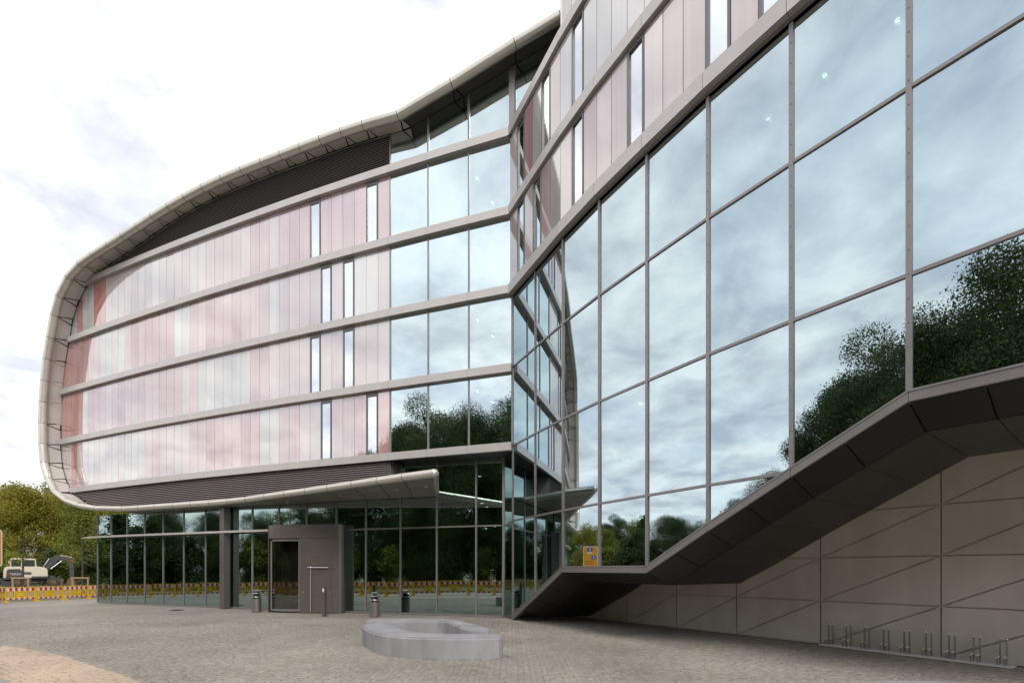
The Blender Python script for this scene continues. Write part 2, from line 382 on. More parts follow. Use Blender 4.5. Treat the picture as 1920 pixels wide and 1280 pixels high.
# louvres: top field above band 5 and bottom field below band 1
for (lo, hi, nm) in ((ZB[4]+BT+.02, 18.9, 'upper_louvre'), (4.62, ZB[0]-.02, 'lower_louvre')):
    lb = MB(); z = lo
    while z < hi:
        for i in range(23):
            u0 = 4.76+i*.93; u1 = u0+.93
            t = []
            for kk in range(4):
                uu = u0+(u1-u0)*kk/3
                if z+.055 < top_h(uu) and z > bot_h(uu): t.append(uu)
            if len(t) < 2: continue
            ua, uc = t[0], t[-1]
            lb.add([P(ua, z, .07), P(uc, z, .07), P(uc, z+.068, .0), P(ua, z+.068, .0), P(ua, z-.012, .062), P(uc, z-.012, .062)], [(0, 1, 2, 3), (4, 5, 1, 0), (3, 2, 5, 4)])
        z += .085
    lo_ = lb.build(nm, M['louvre'], wing); lo_['kind'] = 'stuff'
# end face of the lower louvre field where the recess over the hall begins
lb = MB(); z = 4.64
while z < ZB[0]-.05:
    lb.slab([P(4.755, z, .07), P(4.755, z, -.9), P(4.755, z+.05, -.9), P(4.755, z+.05, .03)], N3(4.7).cross(Vector((0, 0, 1)))*.03); z += .085
lo_ = lb.build('louvre_return', M['louvre'], wing); lo_['kind'] = 'stuff'
slab('recess_wall', [P(4.775, 4.62, .0), P(4.775, ZB[0], .0), P(4.775, ZB[0], -1.1), P(4.775, 4.62, -1.1)], N3(4.7).cross(Vector((0, 0, 1)))*-.05, M['louvre'], wing)
# glass under the roof, beyond the corner too, with posts
for a, (u0, u1) in enumerate(((-4.2, -1.6), (-1.6, -.1), (.05, 1.58), (1.58, 3.16), (3.16, 4.73))):
    n = 6; lo = ZB[4]+BT+.02
    us = [u0+.03+(u1-u0-.06)*k/n for k in range(n+1)]
    f = [P(us[0], lo, .0), P(us[-1], lo, .0)]+[P(x, float(top_h(x))-.02, .0) for x in reversed(us)]
    slab('glass_pane', f, -N3(u0)*.03, M['glass'], wing)
for x, wd in ((0, .1), (1.58, .035), (3.16, .035), (4.735, .03), (-1.6, .035)):
    slab('mullion', [P(x-wd, ZB[4]+BT, .03), P(x+wd, ZB[4]+BT, .03), P(x+wd, float(top_h(x))-.02, .03), P(x-wd, float(top_h(x))-.02, .03)], -N3(x)*.12, M['mull'], wing)
slab('spandrel_band', [P(-4.2, ZB[4], .1), P(-.1, ZB[4], .1), P(-.1, ZB[4]+BT, .1), P(-4.2, ZB[4]+BT, .1)], -N3(0)*.1, M['band'], wing)
# corner post between the two wings
slab('corner_post', [P(-.08, 5.99, .0), P(.03, 5.99, .0), P(.03, 17.2, .0), P(-.08, 17.2, .0)], -N3(0)*.12, M['mull'], wing)

# ---- the rim: metal nose segments and folded reveal panels
def rimc(i, extra=0.0): u, h, d = RIM[i]; return P(u, h, d+extra)
pts = [rimc(i) for i in range(len(RIM))]
RAD = [.17]*6+[.17+.02*min(1, (i-6)/18) for i in range(6, len(RIM)-6)]+[.185, .175, .165, .155, .145, .135]
low = [Vector((x, y, 4.735)) for x, y in BOT]
allp = pts+low; allr = RAD+[.13]*len(low)
def ring(p, tan, outw, r, n=12):
    b = tan.cross(outw).normalized(); o = b.cross(tan).normalized()
    return [p+o*(r*math.cos(k*2*math.pi/n))+b*(r*math.sin(k*2*math.pi/n)) for k in range(n)]
tans = []
for i in range(len(allp)):
    tans.append((allp[min(i+1, len(allp)-1)]-allp[max(i-1, 0)]).normalized())
def outw_at(i):
    if i < len(pts): return N3(RIM[i][0])
    t = tans[i]; v = Vector((t.y, -t.x, 0)); return v.normalized() if v.y < 0 else -v.normalized()
for i in range(len(allp)-1):
    a, b = allp[i], allp[i+1]; d = (b-a).normalized()
    ra = ring(a, tans[i], outw_at(i), allr[i]); rb = ring(b, tans[i+1], outw_at(i+1), allr[i+1])
    g = .011
    ra = [v+d*g for v in ra]; rb = [v-d*g for v in rb]; n = 12
    fs = [(k, (k+1) % n, n+(k+1) % n, n+k) for k in range(n)]
    o = obj('rim_segment', ra+rb, fs, M['rim'], wing, smooth=True)
core = MB().tube(allp, [r*.93 for r in allr], 10).build('rim_core', M['gap'], wing, True)
def shrink(q, s=.042):
    c = sum(q, Vector())/len(q); return [v+(c-v).normalized()*s for v in q]
nb = MB()
for i in range(len(RIM)-1):
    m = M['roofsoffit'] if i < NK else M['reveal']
    u0, h0, d0 = RIM[i]; u1, h1, d1 = RIM[i+1]
    dl = .17 if 2 < i < len(RIM)-4 else .0
    t = Vector((u1-u0, h1-h0)); t.normalize()
    r0 = P(u0, h0, d0-.12); r1 = P(u1, h1, d1-.12)
    f0 = P(u0+t.x*dl, h0+t.y*dl, .0); f1 = P(u1-t.x*dl, h1-t.y*dl, .0)
    up = Vector((0, 0, .04))
    q = shrink([r0, r1, f1, f0])
    nn = (q[1]-q[0]).cross(q[3]-q[0]).normalized()
    mid = P(13, 11.5, .3); cen = sum(q, Vector())/4
    if nn.dot(mid-cen) > 0: nn = -nn
    slab('reveal_panel', q, nn*.03, m, wing)
    nb.slab([r0, r1, P(u1, h1, -.05), P(u0, h0, -.05)], nn*.02); nb.v[-8:] = [tuple(Vector(v)+nn*.035) for v in nb.v[-8:]]
    if dl and i > 0:
        up_, hp_, dp_ = RIM[i-1]; tp = Vector((u0-up_, h0-hp_)).normalized()
        wv = shrink([r0, P(u0-tp.x*dl, h0-tp.y*dl, 0), P(u0+t.x*dl, h0+t.y*dl, 0)], .06)
        slab('reveal_wedge', wv, nn*.03, m, wing)
nb.build('reveal_backing', M['gap'], wing)
# roof skin behind the rim so the wing is closed from above
rf = MB()
for i in range(0, 30):
    u0, h0, d0 = RIM[i]; u1, h1, d1 = RIM[i+1]
    rf.add([P(u0, h0+.12, d0), P(u1, h1+.12, d1), P(u1, h1+.2, -9), P(u0, h0+.2, -9)], [(0, 1, 2, 3)])
rf.build('roof', M['reveal'], wing)
ew = MB()
for i in range(24, len(RIM)-1):
    u0, h0, d0 = RIM[i]; u1, h1, d1 = RIM[i+1]
    ew.add([P(u0, h0, -.11), P(u1, h1, -.11), P(u1, h1, -9), P(u0, h0, -9)], [(0, 1, 2, 3)])
ew.build('end_wall', M['reveal'], wing)

# ---- entrance canopy: flat slab between the low rim and the hall glass
def g_u_for(x):   # hall-glass station on the line of depth through x
    return -x
cv = low; ends = []
prev = None
GU = [18.6, 17.6, 16.55, 15.45, 14.4, 13.35, 12.3, 11.2, 10.1, 9.05, 8.0, 6.95, 5.9, 4.85, 3.9, 2.95]
for i in range(len(low)-1):
    a, b = low[i], low[i+1]; za = 4.615
    ga, gb = G(GU[i], za, .05), G(GU[i+1], za, .05)
    a2 = Vector((a.x, a.y, za)); b2 = Vector((b.x, b.y, za))
    oa = (ga-a2).normalized()*.02; ob = (gb-b2).normalized()*.02
    ma = a2.lerp(ga, .45); mb_ = b2.lerp(gb, .45)
    slab('canopy_panel', shrink([a2+oa, b2+ob, mb_, ma], .03), (0, 0, .03), M['canopy'], wing)
    slab('canopy_panel', shrink([ma, mb_, gb, ga], .03), (0, 0, .03), M['canopy'], wing)
cs = MB()
for i in range(len(low)-1):
    a, b = low[i], low[i+1]; ga, gb = G(GU[i], 4.66), G(GU[i+1], 4.66)
    cs.slab([Vector((a.x, a.y, 4.66)), Vector((b.x, b.y, 4.66)), gb, ga], (0, 0, .17))
cs.build('canopy_core', M['gap'], wing)
# metal edge at the free end of the canopy
e0 = low[-1]; e1 = G(2.95, 4.735, .05)
MB().tube([e0+Vector((.02, .02, 0)), e1], .125, 10).lathe([(.135*math.sin(a), -.135*math.cos(a)) for a in np.linspace(.05, 3.09, 9)], e0, 14).build('canopy_end', M['rim'], wing, True)
# soffit between rim and the underside of the wing left of the hall
slab('rear_soffit', [P(20.9, 4.83, .1)]+[P(x, 4.68, .1) for x in (19, 17, 15)]+[P(15, 4.68, -6), P(20.9, 4.83, -6)], (0, 0, .05), M['canopy'], wing)
# underside of the recess over the hall at the corner
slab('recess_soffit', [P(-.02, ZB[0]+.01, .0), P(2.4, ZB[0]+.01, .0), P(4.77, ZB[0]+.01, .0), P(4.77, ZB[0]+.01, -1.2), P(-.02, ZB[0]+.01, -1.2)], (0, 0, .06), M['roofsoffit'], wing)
for x, y in ((-4.1, 17.2), (-6.6, 18.6), (-9.4, 20.3), (-2.9, 16.4)):
    MB().lathe([(0, 0), (.07, 0), (.075, .012), (.09, .012), (.09, .04)], (x, y, 4.575), 14).build('downlight', M['steel'], wing)

# ---- glass hall on the ground floor
UG = [.33, 1.36, 2.93, 4.45, 5.98, 7.35, 8.80, 10.22, 11.66, 12.96, 14.40, 15.78, 17.15, 18.45, 19.75, 21.0, 22.1]
HT = 3.43
for a in range(len(UG)-1):
    u0, u1 = UG[a]+.028, UG[a+1]-.028
    th = 5.98 if u1 < 4.5 else 4.62
    if 8.0 < (u0+u1)/2 < 9.7: lows = [(3.55, th)]
    else: lows = [(.07, HT-.03), (HT+.03, th)]
    for z0, z1 in lows:
        slab('hall_pane', [G(u0, z0), G(u1, z0), G(u1, z1), G(u0, z1)], -G3(u0)*.03, M['glassG'], wing)
    if not (7.4 < u0 < 10): slab('base_rail', [G(u0-.028, .0, .03), G(u1+.028, .0, .03), G(u1+.028, .066, .03), G(u0-.028, .066, .03)], -G3(u0)*.07, M['mull'], wing)
    if u1 < 8: slab('transom', [G(u0+.001, HT-.028, .03), G(u1-.001, HT-.028, .03), G(u1-.001, HT+.028, .03), G(u0+.001, HT+.028, .03)], -G3(u0)*.07, M['mull'], wing)
for a, u in enumerate(UG):
    wd = .03 if a < 9 else .018
    slab('mullion', [G(u-wd, .07, .035), G(u+wd, .07, .035), G(u+wd, 5.97 if u < 4.5 else 4.61, .035), G(u-wd, 5.97 if u < 4.5 else 4.61, .035)], -G3(u)*.09, M['mull'], wing)
# glass return from the hall to the corner of the right wing
ga, gb = G(.33, 0), Vector((.03, 17.22, 0))
dn = Vector((-.97, .0, 0))*.03
for z0, z1 in ((.06, HT-.03), (HT+.03, 5.98)):
    slab('hall_pane', [ga+Vector((.04, -.06, z0)), gb+Vector((0, .04, z0)), gb+Vector((0, .04, z1)), ga+Vector((.04, -.06, z1))], (.03, .01, 0), M['glassG'], wing)
slab('transom', [ga+Vector((.02, -.04, HT-.028)), gb+Vector((-.02, .04, HT-.028)), gb+Vector((-.02, .04, HT+.028)), ga+Vector((.02, -.04, HT+.028))], (.07, .01, 0), M['mull'], wing)
# thin blade that runs along the hall and past its left end
bl = MB(); us = [10.35, 12, 14, 16, 18, 20, 22.2, 23.6]; dep = [.42, .42, .42, .42, .42, .40, .34, .02]
for a in range(len(us)-1):
    t0, t1 = (.045 if us[a] < 22.3 else .03), (.045 if us[a+1] < 22.3 else .012)
    p = [G(us[a], 3.47-t0, dep[a]), G(us[a+1], 3.47-t1, dep[a+1]), G(us[a+1], 3.47+t1, dep[a+1]), G(us[a], 3.47+t0, dep[a])]
    q = [G(us[a], 3.47-t0*.6, .03), G(us[a+1], 3.47-t1*.6, .0), G(us[a+1], 3.47+t1*.6, .0), G(us[a], 3.47+t0*.6, .03)]
    bl.add(p+q, [(0, 1, 2, 3), (3, 2, 6, 7), (1, 0, 4, 5), (4, 7, 6, 5), (0, 3, 7, 4), (2, 1, 5, 6)])
bl.build('canopy_blade', M['rim'], wing)
# column left of the entrance
cq = G(12.98, 0, .24)
MB().box((cq.x, cq.y, 2.31), (.27, .3, 4.6), 0, -.34).build('column', M['drum'], wing)
# interior: floors, back walls, lamps
inn = MB()
inn.slab([G(u_, 0.01, -.12) for u_ in (.5, 6, 12, 18, 22)]+[G(u_, .01, -9) for u_ in (22, 12, .5)], (0, 0, -.005))
inn.build('hall_floor', M['floor'], wing)
inn = MB()
inn.slab([G(22.05, 0.02, -.1), G(22.05, 4.6, -.1), G(22.05, 4.6, -8.8), G(22.05, .02, -8.8)], (.05, 0, 0))
for a in range(0, 22, 2): inn.slab([G(a, .02, -8.8), G(a+2, .02, -8.8), G(a+2, 5.9, -8.8), G(a, 5.9, -8.8)], (0, .1, 0))
inn.build('hall_back_wall', M['interior'], wing)
slab('hall_ceiling', [G(u_, 5.72, -.15) for u_ in (-.2, 6, 12, 18, 22)]+[G(u_, 5.72, -9) for u_ in (22, 12, -.2)], (0, 0, .1), M['interior'], wing)
sh = MB()
for k in range(5):
    z = ZB[k]+.02
    sh.slab([P(-.1, z, -.05), P(2.4, z, -.05), P(5.2, z, -.05), P(5.2, z, -6), P(-.1, z, -6)], (0, 0, .24))
sh.slab([P(5.25, 5.8, -.05), P(5.25, 17.4, -.05), P(5.25, 17.4, -6), P(5.25, 5.8, -6)], (-.1, 0, 0))
sh.slab([P(-1, 5.8, -6), P(5.3, 5.8, -6), P(5.3, 19.5, -6), P(-1, 19.5, -6)], (0, .1, 0))
sh.build('floor_slabs', M['interior'], wing)
def disc(x, y, z, r): return MB().lathe([(0, 0), (r, 0), (r, .03), (0, .03)], (x, y, z), 14)
for k in range(4):
    for (u_, dd) in ((1.75, -1.2), (1.65, -2.6)):
        p = P(u_, ZB[k+1]-.02, dd); disc(p.x, p.y, p.z, .055).build('ceiling_lamp', M['lamp'], wing)
for (u_, z, dd) in ((1.75, 5.6, -1.5), (.75, 5.6, -1.8), (1.7, 4.5, -1.6), (1.9, 4.5, -2.8), (1.8, 3.7, -3.5), (1.0, 3.7, -4), (2.2, 3.62, -3.5)):  # lower discs are added glints, mirrored repeats of the lamps overhead
    p = G(u_, z, dd); disc(p.x, p.y, p.z, .055).build('ceiling_lamp', M['lamp'], wing)
lamp2 = emis('strip_glow', (.8, .85, .45), 1.1)
for (u0_, u1_, z, dd) in ((8.6, 5.2, 4.35, -2.5), (8.8, 4.6, 3.75, -4.0)):
    slab('strip_light', [G(u0_, z, dd), G(u1_, z, dd), G(u1_, z, dd-.06), G(u0_, z, dd-.06)], (0, 0, .03), lamp2, wing)

# ---- revolving entrance drum (a part of the building, with its own pieces)
out = [(-10.35, 21.5), (-10.34, 20.62), (-10.27, 20.36), (-10.12, 20.16), (-9.88, 20.0), (-9.55, 19.90), (-9.1, 19.83), (-8.63, 19.78), (-7.22, 19.64), (-7.04, 19.64), (-6.95, 19.70), (-6.90, 19.82), (-6.90, 20.14)]
drum = MB().slab([Vector((x, y, 3.06)) for x, y in out], (0, 0, .56)).build('entrance_drum', M['drum'], wing)
A0 = Vector((-8.63, 19.78, 0)); B0 = Vector((-7.22, 19.64, 0)); dd = (B0-A0).normalized(); nd = Vector((dd.y, -dd.x, 0))
def face(t, z, o=0.0): q = A0+dd*t+nd*o; return Vector((q.x, q.y, z))
slab('drum_wall', [Vector((-8.70, 19.787, .0)), Vector((-8.63, 19.78, 0)), Vector((-7.22, 19.64, 0)), Vector((-7.04, 19.64, 0)), Vector((-6.95, 19.70, 0)), Vector((-6.90, 19.82, 0)), Vector((-6.90, 20.14, 0)), Vector((-8.9, 20.75, 0))], (0, 0, 3.052), M['drum'], drum)
slab('jamb', [Vector((-10.34, 20.62, 0)), Vector((-10.27, 20.36, 0)), Vector((-10.17, 20.22, 0)), Vector((-10.12, 20.5, 0)), Vector((-10.2, 21.5, 0)), Vector((-10.34, 21.5, 0))], (0, 0, 3.052), M['drum'], drum)
dg = [(-10.06, 20.24), (-9.85, 20.09), (-9.5, 19.97), (-9.1, 19.92), (-8.74, 19.88)]
pn = MB()
for a in range(len(dg)-1):
    pn.add([(dg[a][0], dg[a][1], .14), (dg[a+1][0], dg[a+1][1], .14), (dg[a+1][0], dg[a+1][1], 2.95), (dg[a][0], dg[a][1], 2.95)], [(0, 1, 2, 3)])
pn.build('curved_door_glass', M['doorglass'], drum)
fr = MB()
for z0, z1 in ((.06, .14), (2.95, 3.04)):
    for a in range(len(dg)-1):
        fr.slab([Vector((dg[a][0], dg[a][1]-.02, z0)), Vector((dg[a+1][0], dg[a+1][1]-.02, z0)), Vector((dg[a+1][0], dg[a+1][1]-.02, z1)), Vector((dg[a][0], dg[a][1]-.02, z1))], (0, .05, 0))
for x, y in (dg[0], dg[-1]): fr.box((x, y, 1.52), (.05, .05, 2.92))
fr.build('door_frame', M['mull'], drum)
bx = MB().slab([Vector((-10.15, 20.6, .02)), Vector((-8.8, 20.3, .02)), Vector((-8.8, 20.3, 3.04)), Vector((-10.15, 20.6, 3.04))], (.1, .35, 0))
bx.build('drum_inside', M['interior'], drum)
d0, d1 = .30, 1.28
sdoor = slab('side_door', [face(d0, .02, .0035), face(d1, .02, .0035), face(d1, 1.92, .0035), face(d0, 1.92, .0035)], -nd*.02, M['drum'], drum)
MB().slab([face(d0-.008, .01, .0012), face(d1+.008, .01, .0012), face(d1+.008, 1.93, .0012), face(d0-.008, 1.93, .0012)], -nd*.02).build('door_joint', M['gap'], drum)
slab('upper_panel', [face(d0, 1.96, .0035), face(d1, 1.96, .0035), face(d1, 3.0, .0035), face(d0, 3.0, .0035)], -nd*.02, M['drum'], drum)
MB().tube([face(.32, 1.86, .07), face(1.2, 1.86, .07)], .022, 8).tube([face(.44, .05, .06), face(.44, 1.93, .06)], .018, 8).tube([face(1.1, 1.86, .07), face(1.1, 1.86, 0)], .015, 6).build('handle', M['chrome'], drum)
hg = MB()
for z in (.13, .8, 1.35, 1.75): hg.tube([face(1.275, z-.07, .012), face(1.275, z+.07, .012)], .014, 6)
hg.build('hinges', M['steel'], drum)
MB().tube([face(.10, .86, 0), face(.10, .86, .03)], .025, 8).build('push_button', M['wood'], drum)
MB().tube([face(.35, .80, 0), face(.35, .80, .03)], .02, 8).build('door_lock', M['steel'], drum)

# ------------------------------------------------------------------ right wing
rw = thing('glazed_building', 'tall mirror-glass building wing rising over a dark sloping underside on the right', 'building')
Q = [Vector(p) for p in ((.02, 17.2), (.76, 15.675), (1.5, 14.15), (2.3, 12.68), (3.155, 11.28), (4.02, 9.90), (4.95, 8.56), (5.927, 7.216), (6.94, 5.9), (8.0, 4.62), (9.1, 3.38), (10.25, 2.2), (11.45, 1.05))]
NQ = len(Q)
def seg_n(i):
    t = (Q[i+1]-Q[i]).normalized(); return Vector((t.y, -t.x)) if (t.y) < 0 else Vector((-t.y, t.x))
def node_n(i):
    a = seg_n(max(0, i-1)); b = seg_n(min(NQ-2, i)); n = (a+b).normalized(); return n
def RP(s, z, d=0.0):
    i = min(int(s), NQ-2); t = s-i; q = Q[i].lerp(Q[i+1], t); n = node_n(i).lerp(node_n(i+1), t)
    q = q+n*d; return Vector((q.x, q.y, z))
def RN(s): i = min(int(s), NQ-2); n = seg_n(i); return Vector((n.x, n.y, 0))
def sill(s): return float(np.interp(s, [0, 2, 4, 7, 12], [.12, 1.86, 1.86, 4.44, 4.44]))
ROWS = [(0, 3.51), (3.51, 6.18), (6.18, 8.97), (8.97, 11.43)]
mw = .037
def clip_low(poly):
    """cut a (s,z) polygon by the sloping sill"""
    res = []
    for k in range(len(poly)):
        a, b = poly[k], poly[(k+1) % len(poly)]
        fa, fb = a[1]-sill(a[0]), b[1]-sill(b[0])
        if fa >= 0: res.append(a)
        if (fa > 0) != (fb > 0):
            t = fa/(fa-fb); res.append((a[0]+(b[0]-a[0])*t, a[1]+(b[1]-a[1])*t))
    return res
for i in range(NQ-1):
    ds = mw/(Q[i+1]-Q[i]).length
    for z0, z1 in ROWS:
        a0 = (i+ds if i else i+.02)
        pl = clip_low([(a0, z0+.029), (i+1-ds, z0+.029), (i+1-ds, z1-.029), (a0, z1-.029)])
        if len(pl) >= 3 and max(p[1] for p in pl)-min(p[1] for p in pl) > .05:
            slab('glass_pane', [RP(s, z) for s, z in pl], -RN(i+.5)*.03, M['glassR'], rw)
        if z1 < 11 and z1 > sill(i+.5)+.0:
            pt = clip_low([(i+ds+.001, z1-.028), (i+1-ds-.001, z1-.028), (i+1-ds-.001, z1+.028), (i+ds+.001, z1+.028)])
            if len(pt) >= 3: slab('transom', [RP(s, z, .03) for s, z in pt], -RN(i+.5)*.09, M['mull'], rw)
for i in range(NQ):
    s = i if i < NQ-1 else i-.001
    wd = .037/1.65
    if i == 0: continue
    lo = sill(s)
    if i == 1: wd = .022/1.65
    slab('mullion', [RP(s-wd, lo-.01, .035), RP(s+wd, lo+.0, .035), RP(s+wd, 11.43, .035), RP(s-wd, 11.43, .035)], -RN(min(s, NQ-1.01))*.1, M['mull'], rw)
    if i > 2:
        sc = MB(); z = lo+.3
        while z < 11.2:
            c = RP(s, z, .036); n3 = node_n(i); sc.tube([c, c+Vector((n3.x, n3.y, 0))*.006], .009, 6); z += .36
        sc.build('mullion_screws', M['frame'], rw)
slab('mullion', [RP(.0, .1, .03), RP(.035, .1, .03), RP(.035, 17.1, .03), RP(.0, 17.1, .03)], -RN(0)*.1, M['mull'], rw)
# light bands
RB = [(11.50, 11.84), (14.30, 14.62), (17.09, 17.40)]
for bi, (z0, z1) in enumerate(RB):
    for i in range(NQ-1):
        if bi == 2 and i > 8: continue
        slab('spandrel_band', [RP(i+.003, z0, .20), RP(i+.997, z0, .20), RP(i+.997, z1, .20), RP(i+.003, z1, .20)], -RN(i+.5)*.2, M['band'], rw)
        slab('band_joint', [RP(i, z0-.05, .06), RP(i+1, z0-.05, .06), RP(i+1, z0-.002, .06), RP(i, z0-.002, .06)], -RN(i+.5)*.1, M['mull'], rw)
        slab('band_ledge', [RP(i+.002, z1+.002, .13), RP(i+.998, z1+.002, .13), RP(i+.998, z1+.06, .13), RP(i+.002, z1+.06, .13)], -RN(i+.5)*.15, M['gap'], rw)
# cladding rows above
RC = {0: {'win': {1, 3, 7, 11, 15, 17, 22}, 'col': lambda j: 'c_grey' if j in (5,) else ('c_pale' if (j*7) % 3 == 0 else 'c_pink2')},
      1: {'win': {1, 4, 7}, 'col': lambda j: 'c_deep' if j == 2 else ('c_pink2' if j in (5, 0) else ('c_pale' if j > 10 and j % 4 == 0 else 'c_grey'))},  # third panel's deeper pink is a mirrored red put into its colour
      2: {'win': {14}, 'col': lambda j: 'c_pink2' if j in (6, 9) else ('c_pale' if j % 3 == 0 else 'c_grey')}}
M['c_pink2'] = cladding('print_soft_pink', (.56, .43, .45), (.60, .52, .53), .24)
for row, (z0, z1) in enumerate(((11.91, 14.24), (14.69, 17.03), (17.47, 20.2))):
    for i in range(NQ-1):
        if row == 2 and i < 2: continue
        if row == 2 and i > 8: continue
        for t in range(3):
            j = i*3+t; s0 = i+t/3+.005; s1 = i+(t+1)/3-.005; nn = RN(i+.5)
            if j in RC[row]['win']:
                fw = .06/1.65; fr = MB()
                for q in ([(s0, z0), (s0+fw, z0), (s0+fw, z1), (s0, z1)], [(s1-fw, z0), (s1, z0), (s1, z1), (s1-fw, z1)], [(s0+fw+.002, z1-.05), (s1-fw-.002, z1-.05), (s1-fw-.002, z1), (s0+fw+.002, z1)], [(s0+fw+.002, z0), (s1-fw-.002, z0), (s1-fw-.002, z0+.04), (s0+fw+.002, z0+.04)]):
                    fr.slab([RP(a, b, .11) for a, b in q], -nn*.09)
                fo = fr.build('narrow_window', M['frame'], rw)
                slab('pane', [RP(s0+fw, z0+.04, .07), RP(s1-fw, z0+.04, .07), RP(s1-fw, z1-.05, .07), RP(s0+fw, z1-.05, .07)], -nn*.02, M['winglass'], fo)
            else:
                slab('cladding_panel', [RP(s0, z0, .1), RP(s1, z0, .1), RP(s1, z1, .1), RP(s0, z1, .1)], -nn*.03, M[RC[row]['col'](j)], rw)
bk = MB()
for i in range(NQ-1):
    if i > 8: continue
    bk.slab([RP(i, 11.45, .03), RP(i+1, 11.45, .03), RP(i+1, 20.2 if i > 1 else 17.3, .03), RP(i, 20.2 if i > 1 else 17.3, .03)], -RN(i+.5)*.1)
bk.build('backing_wall', M['gap'], rw)
# parapet on the lower part next to the curved wing, side wall of the taller part
for i in (0, 1):
    slab('parapet', [RP(i, 17.45, .06), RP(i+1, 17.45, .06), RP(i+1, 17.62, .06), RP(i, 17.62, .06)], -RN(i)*.3, M['mull'], rw)
n2 = node_n(2); c2 = RP(2.002, 17.4, .1)
slab('side_wall', [c2, c2+Vector((0, 0, 2.8)), c2+Vector((-n2.x*5, -n2.y*5, 2.8)), c2+Vector((-n2.x*5, -n2.y*5, 0))], (.05, -.1, 0), M['c_pale'], rw)
# closing volumes: roof, rear wall, inner floors
rr = MB()
rr.slab([RP(i, 20.1, -.05) for i in range(2, 10)]+[RP(9, 20.1, -7), RP(2, 20.1, -5)], (0, 0, .2))
rr.slab([RP(0, 17.3, -.1), RP(1, 17.3, -.1), RP(2, 17.3, -.1), RP(2, 17.3, -5), RP(0, 17.3, -3)], (0, 0, .1))
rr.build('roof', M['interior'], rw)
rb = MB()
for i in range(NQ-1):
    d0 = -min(6, 2.2+i*.8); d1 = -min(6, 2.2+(i+1)*.8)
    rb.slab([RP(i, 1.2, d0), RP(i+1, 1.2, d1), RP(i+1, 20.2, d1), RP(i, 20.2, d0)], -RN(i)*.1)
rb.build('inner_wall', M['interior'], rw)
ifl = MB()
for z in (5.95, 8.72, 11.44, 14.25, 17.05):
    for i in range(NQ-1):
        d0 = -min(6, 2.2+i*.8); d1 = -min(6, 2.2+(i+1)*.8)
        ifl.slab([RP(i, z, -.12), RP(i+1, z, -.12), RP(i+1, z, d1), RP(i, z, d0)], (0, 0, .2))
ifl.build('inner_floors', M['interior'], rw)
for (x, y, zc) in ((1682, 40, 11.40), (1546, 143, 11.40), (1440, 223, 11.40), (1276, 351, 11.40), (1163, 447, 11.40), (1119, 487, 11.40), (1200, 757, 5.92)):
    zd = (zc-1.8)*907/(1066-y); sx = (x-960)/907
    disc(sx*zd, zd, zc, .04).build('ceiling_lamp', M['lamp'], rw)

# sill strip and dark folded underside
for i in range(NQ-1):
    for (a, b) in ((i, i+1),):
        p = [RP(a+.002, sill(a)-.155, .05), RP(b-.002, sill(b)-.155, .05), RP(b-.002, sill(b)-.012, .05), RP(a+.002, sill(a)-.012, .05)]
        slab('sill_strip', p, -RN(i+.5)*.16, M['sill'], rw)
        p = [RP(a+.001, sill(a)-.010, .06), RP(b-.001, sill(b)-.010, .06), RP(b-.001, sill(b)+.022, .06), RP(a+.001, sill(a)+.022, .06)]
        slab('sill_cap', p, -RN(i+.5)*.12, M['mull'], rw)
WA = Vector((7.40, 11.60)); WD = Vector((-.5956, .8033)); WN = Vector((-.8033, -.5956))    # wall line under the overhang, WN towards the square
def wall_hit(p, d):
    # p + d*t on the wall line
    den = d.dot(WN); t = (WA-p).dot(WN)/den; return p+d*t
subs = [k/2 for k in range(0, 2*(NQ-1)+1)]
bks = MB()
rows = []
for s in subs:
    s_ = min(s, NQ-1.001)
    n = node_n(int(s)) if s == int(s) else seg_n(int(s))
    e = RP(s_, sill(s)-.16, .0); ev = Vector((e.x, e.y))
    zc_ = max(.0, e.z-.29); cpt = ev-n*.85
    hit = wall_hit(ev, -n)
    if (hit-ev).dot(-n) < 1.0: hit = ev-n*1.0
    rows.append((e, Vector((cpt.x, cpt.y, zc_)), Vector((hit.x, hit.y, zc_+.005))))
for a in range(len(rows)-1):
    e0, c0, h0 = rows[a]; e1, c1, h1 = rows[a+1]
    if e0.z < .02: e0 = Vector((e0.x, e0.y, .02))
    if e1.z < .02: e1 = Vector((e1.x, e1.y, .02))
    for q in ([e0, e1, c1, c0], [c0, c1, h1, h0]):
        nn = (q[1]-q[0]).cross(q[3]-q[0])
        if nn.length < 1e-6: continue
        nn.normalize()
        if nn.z < 0: nn = -nn
        if max(v.z for v in q) < .03: continue
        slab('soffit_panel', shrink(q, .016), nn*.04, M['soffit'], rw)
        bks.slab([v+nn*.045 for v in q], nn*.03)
bks.build('soffit_backing', M['gap'], rw)

# ------------------------------------------------------------------ panelled wall beneath the overhang
pw = thing('panelled_wall', 'taupe wall of large panels with diagonal joints under the dark overhang', 'wall', (0, 0, 0))
def WP(t, z, o=0.0): q = WA+WD*t+WN*o; return Vector((q.x, q.y, z))
JT = [-10.2, -8.0, -6.4, -4.3, -2.21, 0.0, 2.08, 3.98, 5.9, 7.9, 10.1]
RZ = [0.0, 1.04, 2.07, 3.11, 4.16, 5.2]
def wall_top(t):
    q = WA+WD*t; best = 9
    hs = [(h.x, h.y, h.z) for _, _, h in rows]
    ts = [((Vector((x, y))-WA).dot(WD), z) for x, y, z in hs]; ts.sort()
    return float(np.interp(t, [a for a, _ in ts], [b for _, b in ts]))+.12
slab('wall_backing', [WP(JT[0], 0, -.05), WP(JT[-1], 0, -.05), WP(JT[-1], 1.7, -.05), WP(4, 1.9, -.05), WP(-2.2, 4.6, -.05), WP(JT[0], 4.6, -.05)], Vector((-WN.x, -WN.y, 0))*.15, M['wall'], pw)
